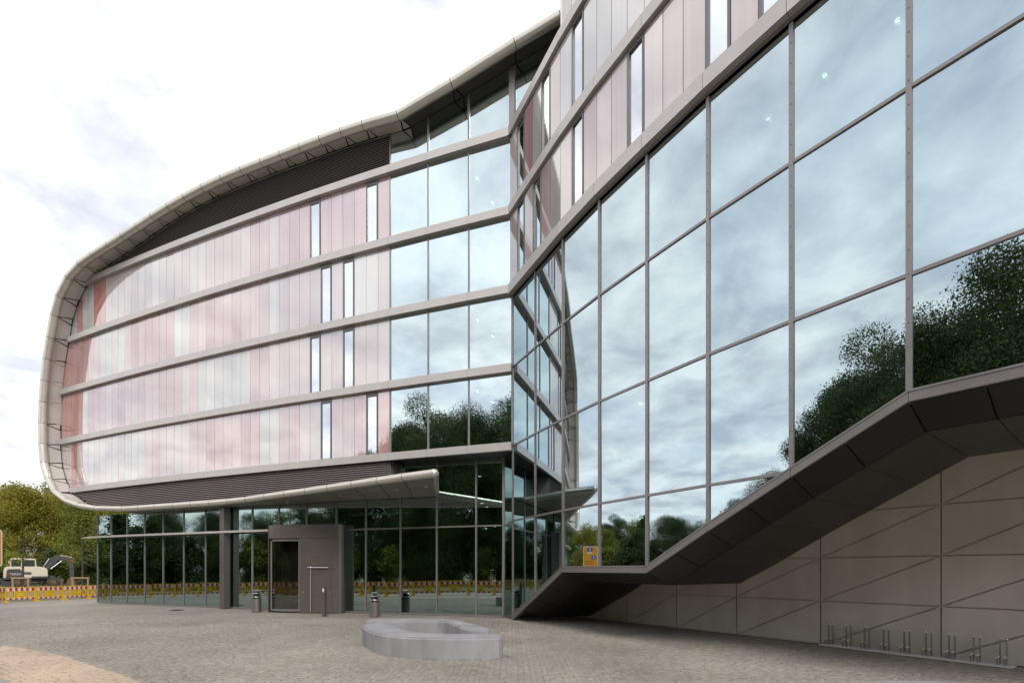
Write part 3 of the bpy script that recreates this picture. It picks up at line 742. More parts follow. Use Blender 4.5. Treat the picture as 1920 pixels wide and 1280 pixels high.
for a in range(len(JT)-1):
    for r in range(len(RZ)-1):
        t0, t1, z0, z1 = JT[a], JT[a+1], RZ[r], RZ[r+1]
        if z0 > max(wall_top(t0), wall_top(t1)): continue
        # diagonal rises towards the right (smaller t)
        for tri in ([(t1, z0), (t0, z0), (t0, z1)], [(t1, z0), (t0, z1), (t1, z1)]):
            c = (sum(p[0] for p in tri)/3, sum(p[1] for p in tri)/3)
            # inset along the joints
            bmv = []
            for k in range(3):
                p0 = Vector(tri[k]); pa = (Vector(tri[k-1])-p0).normalized(); pb = (Vector(tri[(k+1) % 3])-p0).normalized()
                sn = abs(pa.x*pb.y-pa.y*pb.x); bmv.append(p0+(pa+pb)*(.014/max(sn, .2)))
            slab('wall_panel', [WP(p.x, p.y) for p in bmv], Vector((-WN.x, -WN.y, 0))*.045, M['wall'], pw)

# ------------------------------------------------------------------ ground, square, stone path
def sheet(name, pts, z, m):
    o = obj(name, [(x, y, z) for x, y in pts], [tuple(range(len(pts)))], m); return structure(o)
def ground_mat(name, c1, c2, sc, bump=.2):
    m, t, p = new_mat(name); g = t.nodes.new('ShaderNodeNewGeometry')
    n = t.nodes.new('ShaderNodeTexNoise'); n.inputs['Scale'].default_value = sc; n.inputs['Detail'].default_value = 9; t.links.new(g.outputs['Position'], n.inputs['Vector'])
    r = t.nodes.new('ShaderNodeValToRGB'); t.links.new(n.outputs['Fac'], r.inputs[0]); r.color_ramp.elements[0].position = .35; r.color_ramp.elements[1].position = .65
    r.color_ramp.elements[0].color = (*c1, 1); r.color_ramp.elements[1].color = (*c2, 1); t.links.new(r.outputs[0], p.inputs['Base Color']); p.inputs['Roughness'].default_value = .9
    n2 = t.nodes.new('ShaderNodeTexNoise'); n2.inputs['Scale'].default_value = 30; n2.inputs['Detail'].default_value = 4; t.links.new(g.outputs['Position'], n2.inputs['Vector'])
    b = t.nodes.new('ShaderNodeBump'); b.inputs['Strength'].default_value = bump; b.inputs['Distance'].default_value = .02; t.links.new(n2.outputs['Fac'], b.inputs['Height']); t.links.new(b.outputs[0], p.inputs['Normal'])
    return m
def cobble_mat():
    m, t, p = new_mat('far_setts'); g = t.nodes.new('ShaderNodeNewGeometry')
    v = t.nodes.new('ShaderNodeTexVoronoi'); v.inputs['Scale'].default_value = 10; v.inputs['Randomness'].default_value = .55; t.links.new(g.outputs['Position'], v.inputs['Vector'])
    ve = t.nodes.new('ShaderNodeTexVoronoi', ); ve.feature = 'DISTANCE_TO_EDGE'; ve.inputs['Scale'].default_value = 10; ve.inputs['Randomness'].default_value = .55; t.links.new(g.outputs['Position'], ve.inputs['Vector'])
    r = t.nodes.new('ShaderNodeValToRGB'); r.color_ramp.elements[0].color = (.28, .254, .22, 1); r.color_ramp.elements[1].color = (.37, .34, .296, 1)
    sp = t.nodes.new('ShaderNodeSeparateColor'); t.links.new(v.outputs['Color'], sp.inputs[0]); t.links.new(sp.outputs[0], r.inputs[0])
    big = t.nodes.new('ShaderNodeTexNoise'); big.inputs['Scale'].default_value = .28; big.inputs['Detail'].default_value = 6; t.links.new(g.outputs['Position'], big.inputs['Vector'])
    mr = t.nodes.new('ShaderNodeMapRange'); t.links.new(big.outputs['Fac'], mr.inputs[0]); mr.inputs[1].default_value = .3; mr.inputs[2].default_value = .7; mr.inputs[3].default_value = .85; mr.inputs[4].default_value = 1.18
    hs = t.nodes.new('ShaderNodeHueSaturation'); t.links.new(r.outputs[0], hs.inputs['Color']); t.links.new(mr.outputs[0], hs.inputs['Value'])
    er = t.nodes.new('ShaderNodeValToRGB'); t.links.new(ve.outputs['Distance'], er.inputs[0]); er.color_ramp.elements[0].color = (.68, .68, .68, 1); er.color_ramp.elements[1].position = .12
    mi = t.nodes.new('ShaderNodeMix'); mi.data_type = 'RGBA'; mi.blend_type = 'MULTIPLY'; mi.inputs[0].default_value = 1
    t.links.new(hs.outputs[0], mi.inputs[6]); t.links.new(er.outputs[0], mi.inputs[7]); t.links.new(mi.outputs[2], p.inputs['Base Color'])
    b = t.nodes.new('ShaderNodeBump'); b.inputs['Strength'].default_value = .5; b.inputs['Distance'].default_value = .012; t.links.new(ve.outputs['Distance'], b.inputs['Height']); t.links.new(b.outputs[0], p.inputs['Normal'])
    p.inputs['Roughness'].default_value = .8; return m
sheet('ground', [(-400, -400), (400, -400), (400, 400), (-400, 400)], -.06, ground_mat('soil_and_grass', (.10, .10, .05), (.17, .15, .10), .6))
plaza = sheet('plaza', [(-60, -30), (30, -30), (30, 30), (-26.0, 30.0), (-27.3, 27.0), (-28.4, 25.2), (-31, 24), (-60, 22)], -.012, cobble_mat())
# border of the pinkish path: outer edge curve (towards the square) and inner edge
OE = [(-22, 14.2), (-17, 12.9), (-14.2, 12.15), (-12.17, 11.45), (-10.04, 10.47), (-7.94, 9.12), (-5.8, 7.63), (-4.2, 6.2), (-2.9, 4.6), (-2.0, 3.0)]
IE = [(-22, 11.2), (-17, 10.4), (-13.6, 9.75), (-10.08, 8.64), (-8.4, 7.95), (-6.9, 6.9), (-5.4, 5.6), (-4.0, 4.2), (-3.2, 2.8), (-2.8, 1.6)]
def smooth(pl, n=10):
    t = np.linspace(0, len(pl)-1, (len(pl)-1)*n+1); x = np.array(pl, float); out_ = []
    for tt in t:
        i = min(int(tt), len(pl)-2); f = tt-i; p0 = x[max(i-1, 0)]; p1 = x[i]; p2 = x[i+1]; p3 = x[min(i+2, len(pl)-1)]
        out_.append(.5*((2*p1)+(p2-p0)*f+(2*p0-5*p1+4*p2-p3)*f*f+(3*p1-p0-3*p2+p3)*f**3))
    return np.array(out_)
oe, ie = smooth(OE), smooth(IE)
path = sheet('stone_path', [tuple(p) for p in oe]+[tuple(p) for p in ie[::-1]], -.008, mat('path_joint', (.38, .29, .22), .9))
sheet('pavement', [tuple(p) for p in ie]+[(-2.4, -4), (-22, -4)], -.004, M['slab'])
def above_oe(x, y): return y > np.interp(x, oe[:, 0], oe[:, 1])+.05

def sett_block(wx, wy, hgt, seed):
    r = np.random.default_rng(seed); b = .012
    x, y = wx/2, wy/2
    base = [(-x, -y, -.03), (x, -y, -.03), (x, y, -.03), (-x, y, -.03)]
    mid = [(-x, -y, hgt-b), (x, -y, hgt-b), (x, y, hgt-b), (-x, y, hgt-b)]
    top = [(-x+b, -y+b, hgt), (x-b, -y+b, hgt), (x-b, y-b, hgt), (-x+b, y-b, hgt)]
    v = np.array(base+mid+top); j = r.normal(0, .004, (4, 2))
    for k in range(4): v[k, :2] += j[k]; v[k+4, :2] += j[k]; v[k+8, :2] += j[k]; v[k+8, 2] += r.normal(0, .0025)
    f = [(8, 9, 10, 11)]+[(k, (k+1) % 4, (k+1) % 4+4, k+4) for k in range(4)]+[(k+4, (k+1) % 4+4, (k+1) % 4+8, k+8) for k in range(4)]
    return v, np.array(f)if False else f
def lay(name, part, places, wx, wy, m, parent):
    """places: list of (x, y, rot, scale); the 300 that show largest become objects, the rest one joined mesh"""
    blk = [sett_block(wx, wy, .0, s) for s in range(8)]
    meshes = []
    for v, f in blk:
        me = bpy.data.meshes.new(name); me.from_pydata([tuple(q) for q in v], [], f); me.materials.append(m); meshes.append(me)
    def size(p): 
        inx = abs(p[0])/max(p[1], .1) < 1.055 and p[1] > 7.55
        return p[1] if inx else 1e6+p[1]
    places = sorted(places, key=size)
    for k, (x, y, r, s) in enumerate(places[:300]):
        o = bpy.data.objects.new(name, meshes[k % 8]); o.location = (x, y, rng.normal(0, .003)); o.rotation_euler = (rng.normal(0, .02), rng.normal(0, .02), r); o.scale = (s, s*rng.uniform(.95, 1.05), 1); link(o, parent)
    A = np.array(places[300:]); n = len(A)
    if not n: return
    vid = rng.integers(0, 8, n); V = np.array([b[0] for b in blk])[vid]
    V[:, :, :2] *= A[:, 3][:, None, None]
    V[:, :, 2] += V[:, :, 0]*rng.normal(0, .018, n)[:, None]+V[:, :, 1]*rng.normal(0, .018, n)[:, None]+rng.normal(0, .0018, n)[:, None]
    c, s_ = np.cos(A[:, 2])[:, None], np.sin(A[:, 2])[:, None]
    X = V[:, :, 0]*c-V[:, :, 1]*s_+A[:, 0][:, None]; Y = V[:, :, 0]*s_+V[:, :, 1]*c+A[:, 1][:, None]
    V = np.stack([X, Y, V[:, :, 2]], -1).reshape(-1, 3)
    F = (np.array(blk[0][1])[None]+12*np.arange(n)[:, None, None]).reshape(-1, 4)
    me = bpy.data.meshes.new(part); me.vertices.add(len(V)); me.vertices.foreach_set('co', V.ravel())
    me.loops.add(F.size); me.loops.foreach_set('vertex_index', F.ravel().astype(np.int32)); me.polygons.add(len(F)); me.polygons.foreach_set('loop_start', np.arange(0, F.size, 4, dtype=np.int32))
    me.update(calc_edges=True); me.validate(); me.materials.append(m)
    o = bpy.data.objects.new(part, me); link(o, parent); o['kind'] = 'stuff'
# square: rows of setts in shallow arcs
pl_ = []
W_ = 1.25; pitch = .108
for cband in range(-18, 10):
    cx = cband*W_; yo = rng.uniform(-.05, .05)
    for r in range(0, 105):
        y0 = 6.6+yo+r*pitch+rng.normal(0, .012)
        for k in range(12):
            a = -.5+(k+.5)/12; x = cx+a*W_
            y = y0+.16*math.cos(a*math.pi)
            rot = -.16*math.pi*math.sin(a*math.pi)/W_
            if abs(x)/y > 1.12 or y > 17.5 or not above_oe(x, y): continue
            if (Vector((x, y))-WA).dot(WN) < .02: continue
            pl_.append((x+rng.normal(0, .010), y+rng.normal(0, .009), rot+rng.normal(0, .09), rng.uniform(.9, 1.06)))
lay('sett', 'far_setts', pl_, .103, .103, M['sett'], plaza)
# pinkish path: courses that follow its border, pale edging course first
pp = []
dl = np.hypot(*(oe[1:]-oe[:-1]).T); cum = np.concatenate([[0], np.cumsum(dl)]); tot = cum[-1]
for r in range(0, 26):
    st = 0.0 if r % 2 else .07
    while st < tot:
        p = np.array([np.interp(st, cum, oe[:, 0]), np.interp(st, cum, oe[:, 1])]); q = np.array([np.interp(st+.05, cum, oe[:, 0]), np.interp(st+.05, cum, oe[:, 1])])
        d_ = (q-p)/max(1e-6, np.hypot(*(q-p))); nrm = np.array([d_[1], -d_[0]])
        if nrm[1] > 0: nrm = -nrm
        c_ = p+nrm*(.055+r*.1)
        k = np.interp(c_[0], ie[:, 0], ie[:, 1])
        if c_[1] > k and abs(c_[0])/max(c_[1], .1) < 1.15 and c_[1] > 5.6: pp.append((c_[0]+rng.normal(0, .010), c_[1]+rng.normal(0, .010), math.atan2(d_[1], d_[0])+rng.normal(0, .10), rng.uniform(.86, 1.10)))
        st += .15*rng.uniform(.9, 1.12)
lay('sett', 'far_setts', pp, .145, .095, M['psett'], path)

# ------------------------------------------------------------------ concrete benches
def bench(name, pts, h, label, grp='low concrete benches on the square'):
    n = len(pts)
    o = MB().slab([(x, y, 0) for x, y in pts], (0, 0, h)).build(name, M['concrete'])
    bm = bmesh.new(); bm.from_mesh(o.data); bmesh.ops.recalc_face_normals(bm, faces=bm.faces)
    ed = [e for e in bm.edges if all(v.co.z > h-.01 for v in e.verts)]
    bmesh.ops.bevel(bm, geom=ed, offset=.03, segments=3, affect='EDGES', clamp_overlap=True)
    bm.to_mesh(o.data); bm.free()
    o['label'] = label; o['category'] = 'bench'; o['kind'] = 'thing'; o['group'] = grp; return o
def chaikin(p, k=2):
    for _ in range(k):
        q = []
        for i in range(len(p)):
            a, b = p[i], p[(i+1) % len(p)]; q += [(a[0]*.78+b[0]*.22, a[1]*.78+b[1]*.22), (a[0]*.22+b[0]*.78, a[1]*.22+b[1]*.78)]
        p = q
    return p
bench('concrete_bench', chaikin([(-.20, 9.62), (-.19, 10.28), (-1.65, 10.36), (-2.25, 10.75), (-2.65, 11.3), (-3.18, 12.38), (-3.72, 12.40), (-3.70, 11.9), (-3.42, 11.2), (-2.95, 10.4), (-2.4, 9.85), (-1.4, 9.58)], 2), .42, 'front grey concrete bench, a low curved bar sweeping round to the left')
bench('concrete_bench', chaikin([(-.52, 10.95), (-.50, 11.25), (-.92, 12.05), (-1.5, 13.15), (-2.1, 13.55), (-3.3, 13.62), (-3.98, 13.35), (-3.95, 12.85), (-2.7, 12.88), (-1.85, 12.86), (-1.5, 12.2), (-1.08, 11.05)], 2), .42, 'rear grey concrete bench, hooked shape closing the ring behind the front bench')
bench('concrete_bench', chaikin([(3.3, 5.30), (4.0, 5.88), (5.0, 6.04), (5.75, 5.86), (6.0, 5.45), (5.6, 5.1), (4.6, 4.9), (3.6, 4.85)], 2), .42, 'pale concrete bench cut off by the bottom edge below the bicycle rack')

# ------------------------------------------------------------------ bicycle rack
rk = thing('bicycle_rack', 'low steel bicycle rack with nine wheel holders along the taupe wall', 'bicycle rack', (7.22, 11.36, 0))
RA = Vector((7.22, 11.36, 0)); RB_ = Vector((8.98, 8.66, 0)); rd = (RB_-RA).normalized(); rn = Vector((-rd.y, rd.x, 0))
if rn.x < 0: rn = -rn
RLEN = (RB_-RA).length
def rp(s, o, z): return rd*s+rn*o+Vector((0, 0, z))
ra_ = MB()
for o_ in (0, .19):
    ra_.slab([rp(0, o_-.012, .015), rp(RLEN, o_-.012, .015), rp(RLEN, o_+.012, .015), rp(0, o_+.012, .015)], (0, 0, .035))
ra_.build('rail', M['galv'], rk)
cp = MB()
for s in (.02, RLEN*.33, RLEN*.66, RLEN-.02): cp.slab([rp(s-.012, .0125, .012), rp(s+.012, .0125, .012), rp(s+.012, .1775, .012), rp(s-.012, .1775, .012)], (0, 0, .03))
cp.build('cross_piece', M['galv'], rk)
def ball(mb, c, r):
    pr = [(r*math.sin(a), -r*math.cos(a)) for a in np.linspace(0.05, math.pi-.05, 7)]
    mb.lathe(pr, c, 10, 1)
def holder(s):
    hd = MB().tube([rp(s-.05, .0, .17), rp(s-.05, .19, .17)], .006, 6).tube([rp(s+.05, .0, .17), rp(s+.05, .19, .17)], .006, 6).build('wheel_holder', M['chrome'], rk)
    for t in (-.045, .045):
        b = MB()
        for oo in (.15, .205):
            b.tube([rp(s+t, oo, .05), rp(s+t, oo, .50)], .009, 8)
        b.tube([rp(s+t, .15, .50), rp(s+t, .205, .50)], .009, 8)
        ball(b, rp(s+t, .178, .515), .021); b.build('tall_hoop', [M['shaft'], M['ball']], hd, True)
        b = MB().tube([rp(s+t, 0, .05), rp(s+t, 0, .18)], .010, 8); ball(b, rp(s+t, 0, .185), .018); b.build('short_post', [M['shaft'], M['ball']], hd, True)
        b = MB().tube([rp(s+t, .1, .165), rp(s+t, .1, .185)], .010, 8); ball(b, rp(s+t, .1, .195), .018); b.build('stud', [M['shaft'], M['ball']], hd, True)
for px in (1551, 1584, 1618.6, 1655, 1694, 1735, 1779, 1826, 1876):
    sx = (px-960)/907; s = (sx*RA.y-RA.x)/(rd.x-sx*rd.y); holder(s)

# ------------------------------------------------------------------ bins and card post
def bin_(loc, label):
    t = thing('litter_bin', label, 'bin', loc, 'steel litter bins by the hall glass')
    MB().lathe([(0, .0), (.17, .0), (.185, .015), (.185, .55), (.17, .56), (.0, .56)], n=24).build('body', M['drum'] if False else M['binsteel'], t, True)
    MB().lathe([(.0, .56), (.165, .56), (.165, .60), (0, .60)], n=20).build('groove', M['black'], t)
    MB().lathe([(0, .60), (.185, .60), (.19, .62), (.18, .645), (.0, .645)], n=24).build('collar', M['steel'], t, True)
    MB().lathe([(0, .645), (.13, .645), (.13, .76), (0, .76)], n=20).build('inner_liner', M['black'], t)
    q = MB()
    for a in (.4, 2.5, 4.6): q.tube([(.165*math.cos(a), .165*math.sin(a), .64), (.165*math.cos(a), .165*math.sin(a), .90)], .008, 6)
    q.build('stays', M['steel'], t)
    MB().lathe([(0, .76), (.175, .76), (.18, .775), (.17, .79), (0, .79)], n=24).build('ash_tray', M['steel'], t, True)
    MB().lathe([(0, .885), (.17, .88), (.175, .895), (.1, .925), (0, .935)], n=24).build('lid', M['steel'], t, True)
    MB().tube([(.187*math.cos(-1.3), .187*math.sin(-1.3), .06), (.19*math.cos(-1.3), .19*math.sin(-1.3), .06)], .02, 8).build('lock', M['chrome'], t)
M['binsteel'] = mat('bin_steel', (.30, .275, .26), .35, .7, .05, 3)
bin_((-10.75, 20.35, 0), 'round steel litter bin to the left of the entrance drum')
bin_((-5.21, 18.35, 0), 'round steel litter bin in front of the hall glass right of the entrance drum')
cpst = thing('card_reader_post', 'slim grey card reader post standing before the side door', 'post', (-7.15, 18.42, 0), None, -.2)
bevel(MB().box((0, 0, .55), (.13, .13, 1.1)).build('post', M['drum'], cpst), .008)
bevel(MB().box((-.0, -.072, .99), (.075, .02, .14)).build('reader', M['white'], cpst), .005)
MB().box((0, -.083, .94), (.04, .006, .03)).build('reader_light', M['steel'], cpst)

# ------------------------------------------------------------------ barrier fence
def barrier():
    t = thing('barrier_unit', 'yellow plastic barrier with red and white striped boards along the square', 'barrier', (0, 0, 0), 'yellow barrier units round the building site')
    b = MB()
    for x in (-.955, .955): b.box((x, 0, .50), (.09, .06, .90))
    b.box((0, 0, .96), (1.82, .045, .03)).box((0, 0, .30), (1.82, .03, .05)).box((0, 0, .70), (1.82, .03, .04))
    b.build('frame', M['yellow'], t)
    b = MB()
    for k in range(13):
        x = -.78+k*.13
        if abs(x) > .2: b.box((x, 0, .50), (.055, .025, .36))
    b.build('slats', M['yellow'], t)['kind'] = 'stuff'
    b = MB().box((0, 0, .50), (.42, .03, .36)); b.build('label_plate', M['yellow'], t)
    b = MB().box((0, -.016, .62), (.16, .006, .025)).box((0, -.016, .37), (.16, .006, .025)).box((0, .016, .62), (.16, .006, .025)).box((0, .016, .37), (.16, .006, .025)); b.build('slots', M['black'], t)
    for nm, z, hh, n in (('upper_board', .835, .20, 10), ('lower_board', .225, .10, 10)):
        b = MB(); w_ = 1.80/n
        for k in range(n): b.box((-.9+w_*(k+.5), 0, z), (w_, .05, hh), k % 2)
        b.build(nm, [M['redwhite_r'], M['redwhite_w']], t)
    b = MB()
    for k in range(9): b.lathe([(.03, 0), (.03, .03), (0, .06)], (-.84+k*.21, 0, .975), 8)
    b.build('knobs', M['yellow'], t)
    b = MB()
    b.slab([(.955-.13, -.40, 0), (.955+.13, -.40, 0), (.955+.13, .40, 0), (.955-.13, .40, 0)], (0, 0, .05)).slab([(.955-.09, -.3, .051), (.955+.09, -.3, .051), (.955+.09, .3, .051), (.955-.09, .3, .051)], (0, 0, .035))
    b.build('foot', M['yellow'], t)
    return t
FP = [(-25.3, 30.6), (-26.2, 28.9), (-26.9, 27.3), (-27.75, 26.0), (-27.0, 24.0), (-25.6, 20.0), (-24.0, 16.3), (-19.5, 13.3), (-13.9, 9.5), (-9.8, 6.2), (-6.5, 3.2), (-3.5, .4)]
b0 = barrier(); first = True; bc = None
def walk(pl, step):
    seglen = [math.dist(pl[i], pl[i+1]) for i in range(len(pl)-1)]; tot_ = sum(seglen)
    def at_(s):
        for i, l in enumerate(seglen):
            if s <= l or i == len(seglen)-1: f = s/l; return (pl[i][0]+(pl[i+1][0]-pl[i][0])*f, pl[i][1]+(pl[i+1][1]-pl[i][1])*f)
            s -= l
    s = 0; res = []
    while True:
        st_ = step(s/tot_)
        if s+st_ > tot_: break
        res.append((at_(s), at_(s+st_), st_)); s += st_
    return res
def barrier_label(x, y):
    p = 960+907*x/y if y > 5 else -1
    if p < -30: return 'yellow plastic barrier with red and white striped boards, mirrored in the hall glass'
    if p < 4: return 'yellow plastic barrier with red and white striped boards, mirrored in the hall glass'
    if p < 30: return 'striped yellow barrier unit at the left picture edge under the rear of the excavator'
    if p < 78: return 'striped yellow barrier unit in front of the excavator body and the first tree support'
    if p < 122: return 'striped yellow barrier unit below the raised arm of the excavator'
    if p < 165: return 'striped yellow barrier unit in front of the second tree support by the bucket'
    if p < 195: return 'striped yellow barrier unit just left of the glass hall corner'
    return 'striped yellow barrier unit running on behind the glass hall corner'
units = walk(FP, lambda f: 1.22+.78*min(1, max(0, (f-.1)/.45)))
for k, (a, b, st_) in enumerate(units):
    t = b0 if k == 0 else copy_tree(b0)
    t.location = ((a[0]+b[0])/2, (a[1]+b[1])/2, -.012); t['label'] = barrier_label(t.location.x, t.location.y); t.rotation_euler = (0, 0, math.atan2(b[1]-a[1], b[0]-a[0])); sc_ = st_/2.0; t.scale = (sc_, 1, .82+.18*min(1, max(0, (sc_-.62)/.38)))

# ------------------------------------------------------------------ trees
def leaf_mesh(name, lobes, n, size, m, seed, gap=0.0):
    r = np.random.default_rng(seed); L_ = np.array(lobes); wts = L_[:, 3]*L_[:, 3]; wts /= wts.sum()
    idx = r.choice(len(L_), n, p=wts); d = r.normal(size=(n, 3)); d /= np.linalg.norm(d, axis=1)[:, None]
    rad = L_[idx, 3]*np.clip(r.normal(.86, .2, n), .15, 1.18)
    # clump the leaves into sprays
    cl = r.normal(size=(n//14+1, 3))*.0
    c = L_[idx, :3]+d*rad[:, None]*np.array([1, 1, .82])
    spray = r.normal(0, 1, (n//10+1, 3))*size*1.3
    c += spray[r.integers(0, len(spray), n)]*.5
    nrm = d*.6+r.normal(size=(n, 3))*.7+np.array([0, 0, .35]); nrm /= np.linalg.norm(nrm, axis=1)[:, None]
    a = np.cross(nrm, r.normal(size=(n, 3))); a /= np.linalg.norm(a, axis=1)[:, None]; b = np.cross(nrm, a)
    s = size*r.uniform(.6, 1.25, n)[:, None]
    V = np.stack([c-a*s*.5, c+b*s*.32, c+a*s*.5, c-b*s*.32], 1).reshape(-1, 3)
    F = np.arange(4*n, dtype=np.int32)
    me = bpy.data.meshes.new(name); me.vertices.add(4*n); me.vertices.foreach_set('co', V.ravel()); me.loops.add(4*n); me.loops.foreach_set('vertex_index', F)
    me.polygons.add(n); me.polygons.foreach_set('loop_start', np.arange(0, 4*n, 4, dtype=np.int32)); me.update(calc_edges=True); me.materials.append(m)
    return me
def tree_variant(h, wdt, base, seed, style='broad'):
    r = random.Random(seed); lobes = []
    for k in range(34):
        f = r.random()**.8; z = base+(h-base)*f
        if style == 'broad': env = math.sin(math.pi*min(1, .18+.82*f)**.9)**.7
        elif style == 'cone': env = (1-f)**.75+.08
        else: env = 1.0-.75*abs(f-.4)**1.2
        a = r.random()*2*math.pi; rr_ = wdt*.5*env*r.uniform(.25, .82)
        lobes.append((rr_*math.cos(a), rr_*math.sin(a), z, wdt*r.uniform(.10, .19)))
    for k in range(7): lobes.append((r.gauss(0, wdt*.06), r.gauss(0, wdt*.06), base+(h-base)*(k+.6)/7*.98, wdt*r.uniform(.08, .15)*(1.25-k*.08)))
    tr = MB(); tr.tube([(0, 0, -.1), (.02*h*.1, 0, base*.5), (r.gauss(0, .1), r.gauss(0, .1), base+(h-base)*.35), (r.gauss(0, .15), r.gauss(0, .15), h*.88)], [h*.02, h*.017, h*.011, h*.003], 8)
    for k in range(14):
        lx, ly, lz, lr = lobes[k*2]; z0 = max(base*.75, lz-wdt*.3)
        tr.tube([(0, 0, z0), (lx*.5, ly*.5, (z0+lz)*.5+.1), (lx, ly, lz)], [h*.007, h*.005, h*.002], 5)
    return lobes, tr
VAR = {}
def variant(key, h, wdt, base, seed, style, m, n, size):
    lobes, tr = tree_variant(h, wdt, base, seed, style)
    me = leaf_mesh('crown', lobes, n, size, M[m], seed)
    o = tr.build('trunk', M['bark']); tm = o.data; bpy.data.objects.remove(o)
    VAR[key] = (tm, me, h)
variant('y1', 9, 8.5, 1.3, 3, 'broad', 'leaf_y', 32000, .17)
variant('y2', 9, 7.5, 1.2, 5, 'oval', 'leaf_y', 32000, .17)
variant('g1', 9, 8.0, 1.2, 8, 'broad', 'leaf_g', 32000, .17)
variant('g2', 9, 6.0, 1.0, 12, 'oval', 'leaf_g', 32000, .17)
variant('d1', 9, 6.6, .8, 21, 'broad', 'leaf_d', 100000, .08)
variant('d2', 9, 6.0, .7, 23, 'oval', 'leaf_d', 100000, .08)
variant('c1', 9, 4.6, .8, 29, 'cone', 'leaf_d', 12000, .24)
variant('s1', 3.2, 2.6, .25, 33, 'broad', 'leaf_d', 5000, .17)
variant('s2', 2.6, 2.4, .2, 35, 'broad', 'leaf_g', 5000, .17)
def plant(name, key, x, y, h, label, cat='tree', group=None, z=-.05, wide=1.0):
    tm, me, hv = VAR[key]; t = thing(name, label, cat, (x, y, z), group, random.random()*6.28); s = h/hv; t.scale = (s*wide, s*wide, s)
    for nm, d in (('trunk', tm), ('crown', me)):
        o = bpy.data.objects.new(nm, d); link(o, t)
    return t
G1 = 'trees beyond the building site'
plant('broadleaf_tree', 'y1', -59.5, 59, 11.4, 'yellow-green tree rising behind the cabin of the white excavator', 'tree', G1)
plant('broadleaf_tree', 'y2', -55.2, 61, 11.2, 'yellowish bushy tree behind the bent arm of the excavator', 'tree', G1)
plant('broadleaf_tree', 'g1', -49.8, 57, 10.6, 'greener tree beside the left edge of the glass hall', 'tree', G1)
plant('broadleaf_tree', 'y1', -65, 61, 10.9, 'yellow-green tree at the left picture edge with a ragged top', 'tree', G1)
plant('broadleaf_tree', 'g2', -61, 66, 13.2, 'tall green tree in the second row behind the excavator', 'tree', G1)
plant('broadleaf_tree', 'y2', -57.5, 70, 12.8, 'pale yellow tree far back below the rounded building corner', 'tree', G1)
plant('broadleaf_tree', 'g1', -53, 66, 12.4, 'green tree mostly hidden behind the left end of the glass hall', 'tree', G1)
plant('broadleaf_tree', 'g2', -70, 67, 12.6, 'green tree far back at the left picture edge', 'tree', G1)
GB = 'shrubs behind the building site'
for k, (x, y, key, s) in enumerate(((-55.5, 54, 's2', 3.4), (-51.5, 54, 's1', 3.6), (-47.5, 54, 's1', 3.6), (-58.5, 55, 's1', 3.8), (-62.5, 56, 's2', 3.6), (-44.5, 54, 's1', 3.6))):
    plant('shrub', key, x, y, s, ('dark', 'green')[key == 's2']+' leafy shrub in the shade '+('behind the cab of the excavator', 'behind the bent arm of the excavator', 'behind the excavator bucket', 'behind the rear of the excavator', 'at the left picture edge', 'hidden behind the glass hall corner')[k], 'shrub', GB)
G2 = 'dark trees across the square'
LT = 'dark green tree across the square, mirrored in the glass fronts'
for (x, y, h, key, wd) in ((-33.5, 3.4, 10.4, 'd1', .8), (-32.2, .2, 14.2, 'd2', .9), (-31.0, -3.0, 17.2, 'd1', .85), (-30.3, -6.5, 19.6, 'd2', .95), (-28.8, -10.5, 19.0, 'd1', .9), (-26.6, -14.5, 19.6, 'd2', .95), (-27, -3.2, 15.2, 'd2', .9),
                           (-23.6, -6.4, 18.4, 'd1', .85), (-19.0, -9.4, 19.0, 'd2', .95), (-14.5, -13, 18.5, 'd1', .95), (-9.5, -17, 18, 'd2', 1.0), (-3, -21, 17.5, 'd1', 1.0), (4, -24, 17.5, 'd2', 1.0), (-22, -18, 19, 'd1', 1.0), (-36, -1, 12, 'd1', .9), (-37, 5, 8.6, 'd2', 1.0)):
    plant('dark_tree', key, x, y, h, LT, 'tree', G2, wide=wd)
LT2 = 'green tree on the far left beyond the picture, mirrored in the glass fronts'
for (x, y, h, key, wd) in ((-42, 8.8, 5.4, 'd1', 1.1), (-44, 13, 7.0, 'd2', 1.1), (-47, 18, 8.3, 'd1', 1.1), (-49, 22, 8.4, 'c1', 1.2), (-52, 27, 9.0, 'd2', 1.0), (-46, 26.5, 6.6, 'g2', 1.1), (-48, 31, 7.2, 'g1', 1.0), (-50, 36, 7.6, 'y2', 1.0), (-53, 41, 8.5, 'g1', 1.0), (-41, 6.0, 7.6, 'g2', 1.2), (-56, 25, 8.2, 'g1', 1.1), (-55, 15, 7.2, 'd2', 1.2), (-52, 9, 6.4, 'd1', 1.2), (-36.5, 15.5, 6.9, 'd1', 1.0), (-36.2, 11.2, 7.0, 'd2', 1.0), (-37.5, 20.5, 5.8, 'c1', 1.1)):
    plant('mixed_tree', key, x, y, h, LT2, 'tree', 'trees left of the picture', wide=wd)
GS = 'shrubs under the dark trees'
for k in range(34):
    f = k/33; x = np.interp(f, [0, .35, .65, 1], [-40, -33.5, -23, -4]); y = np.interp(f, [0, .35, .65, 1], [24, 8, -5, -17])
    plant('shrub', 's1' if k % 3 else 's2', x+rng.normal(0, .8), y+rng.normal(0, .8), rng.uniform(3.2, 4.8), 'leafy shrub below the dark trees across the square, mirrored in the hall glass', 'shrub', GS)

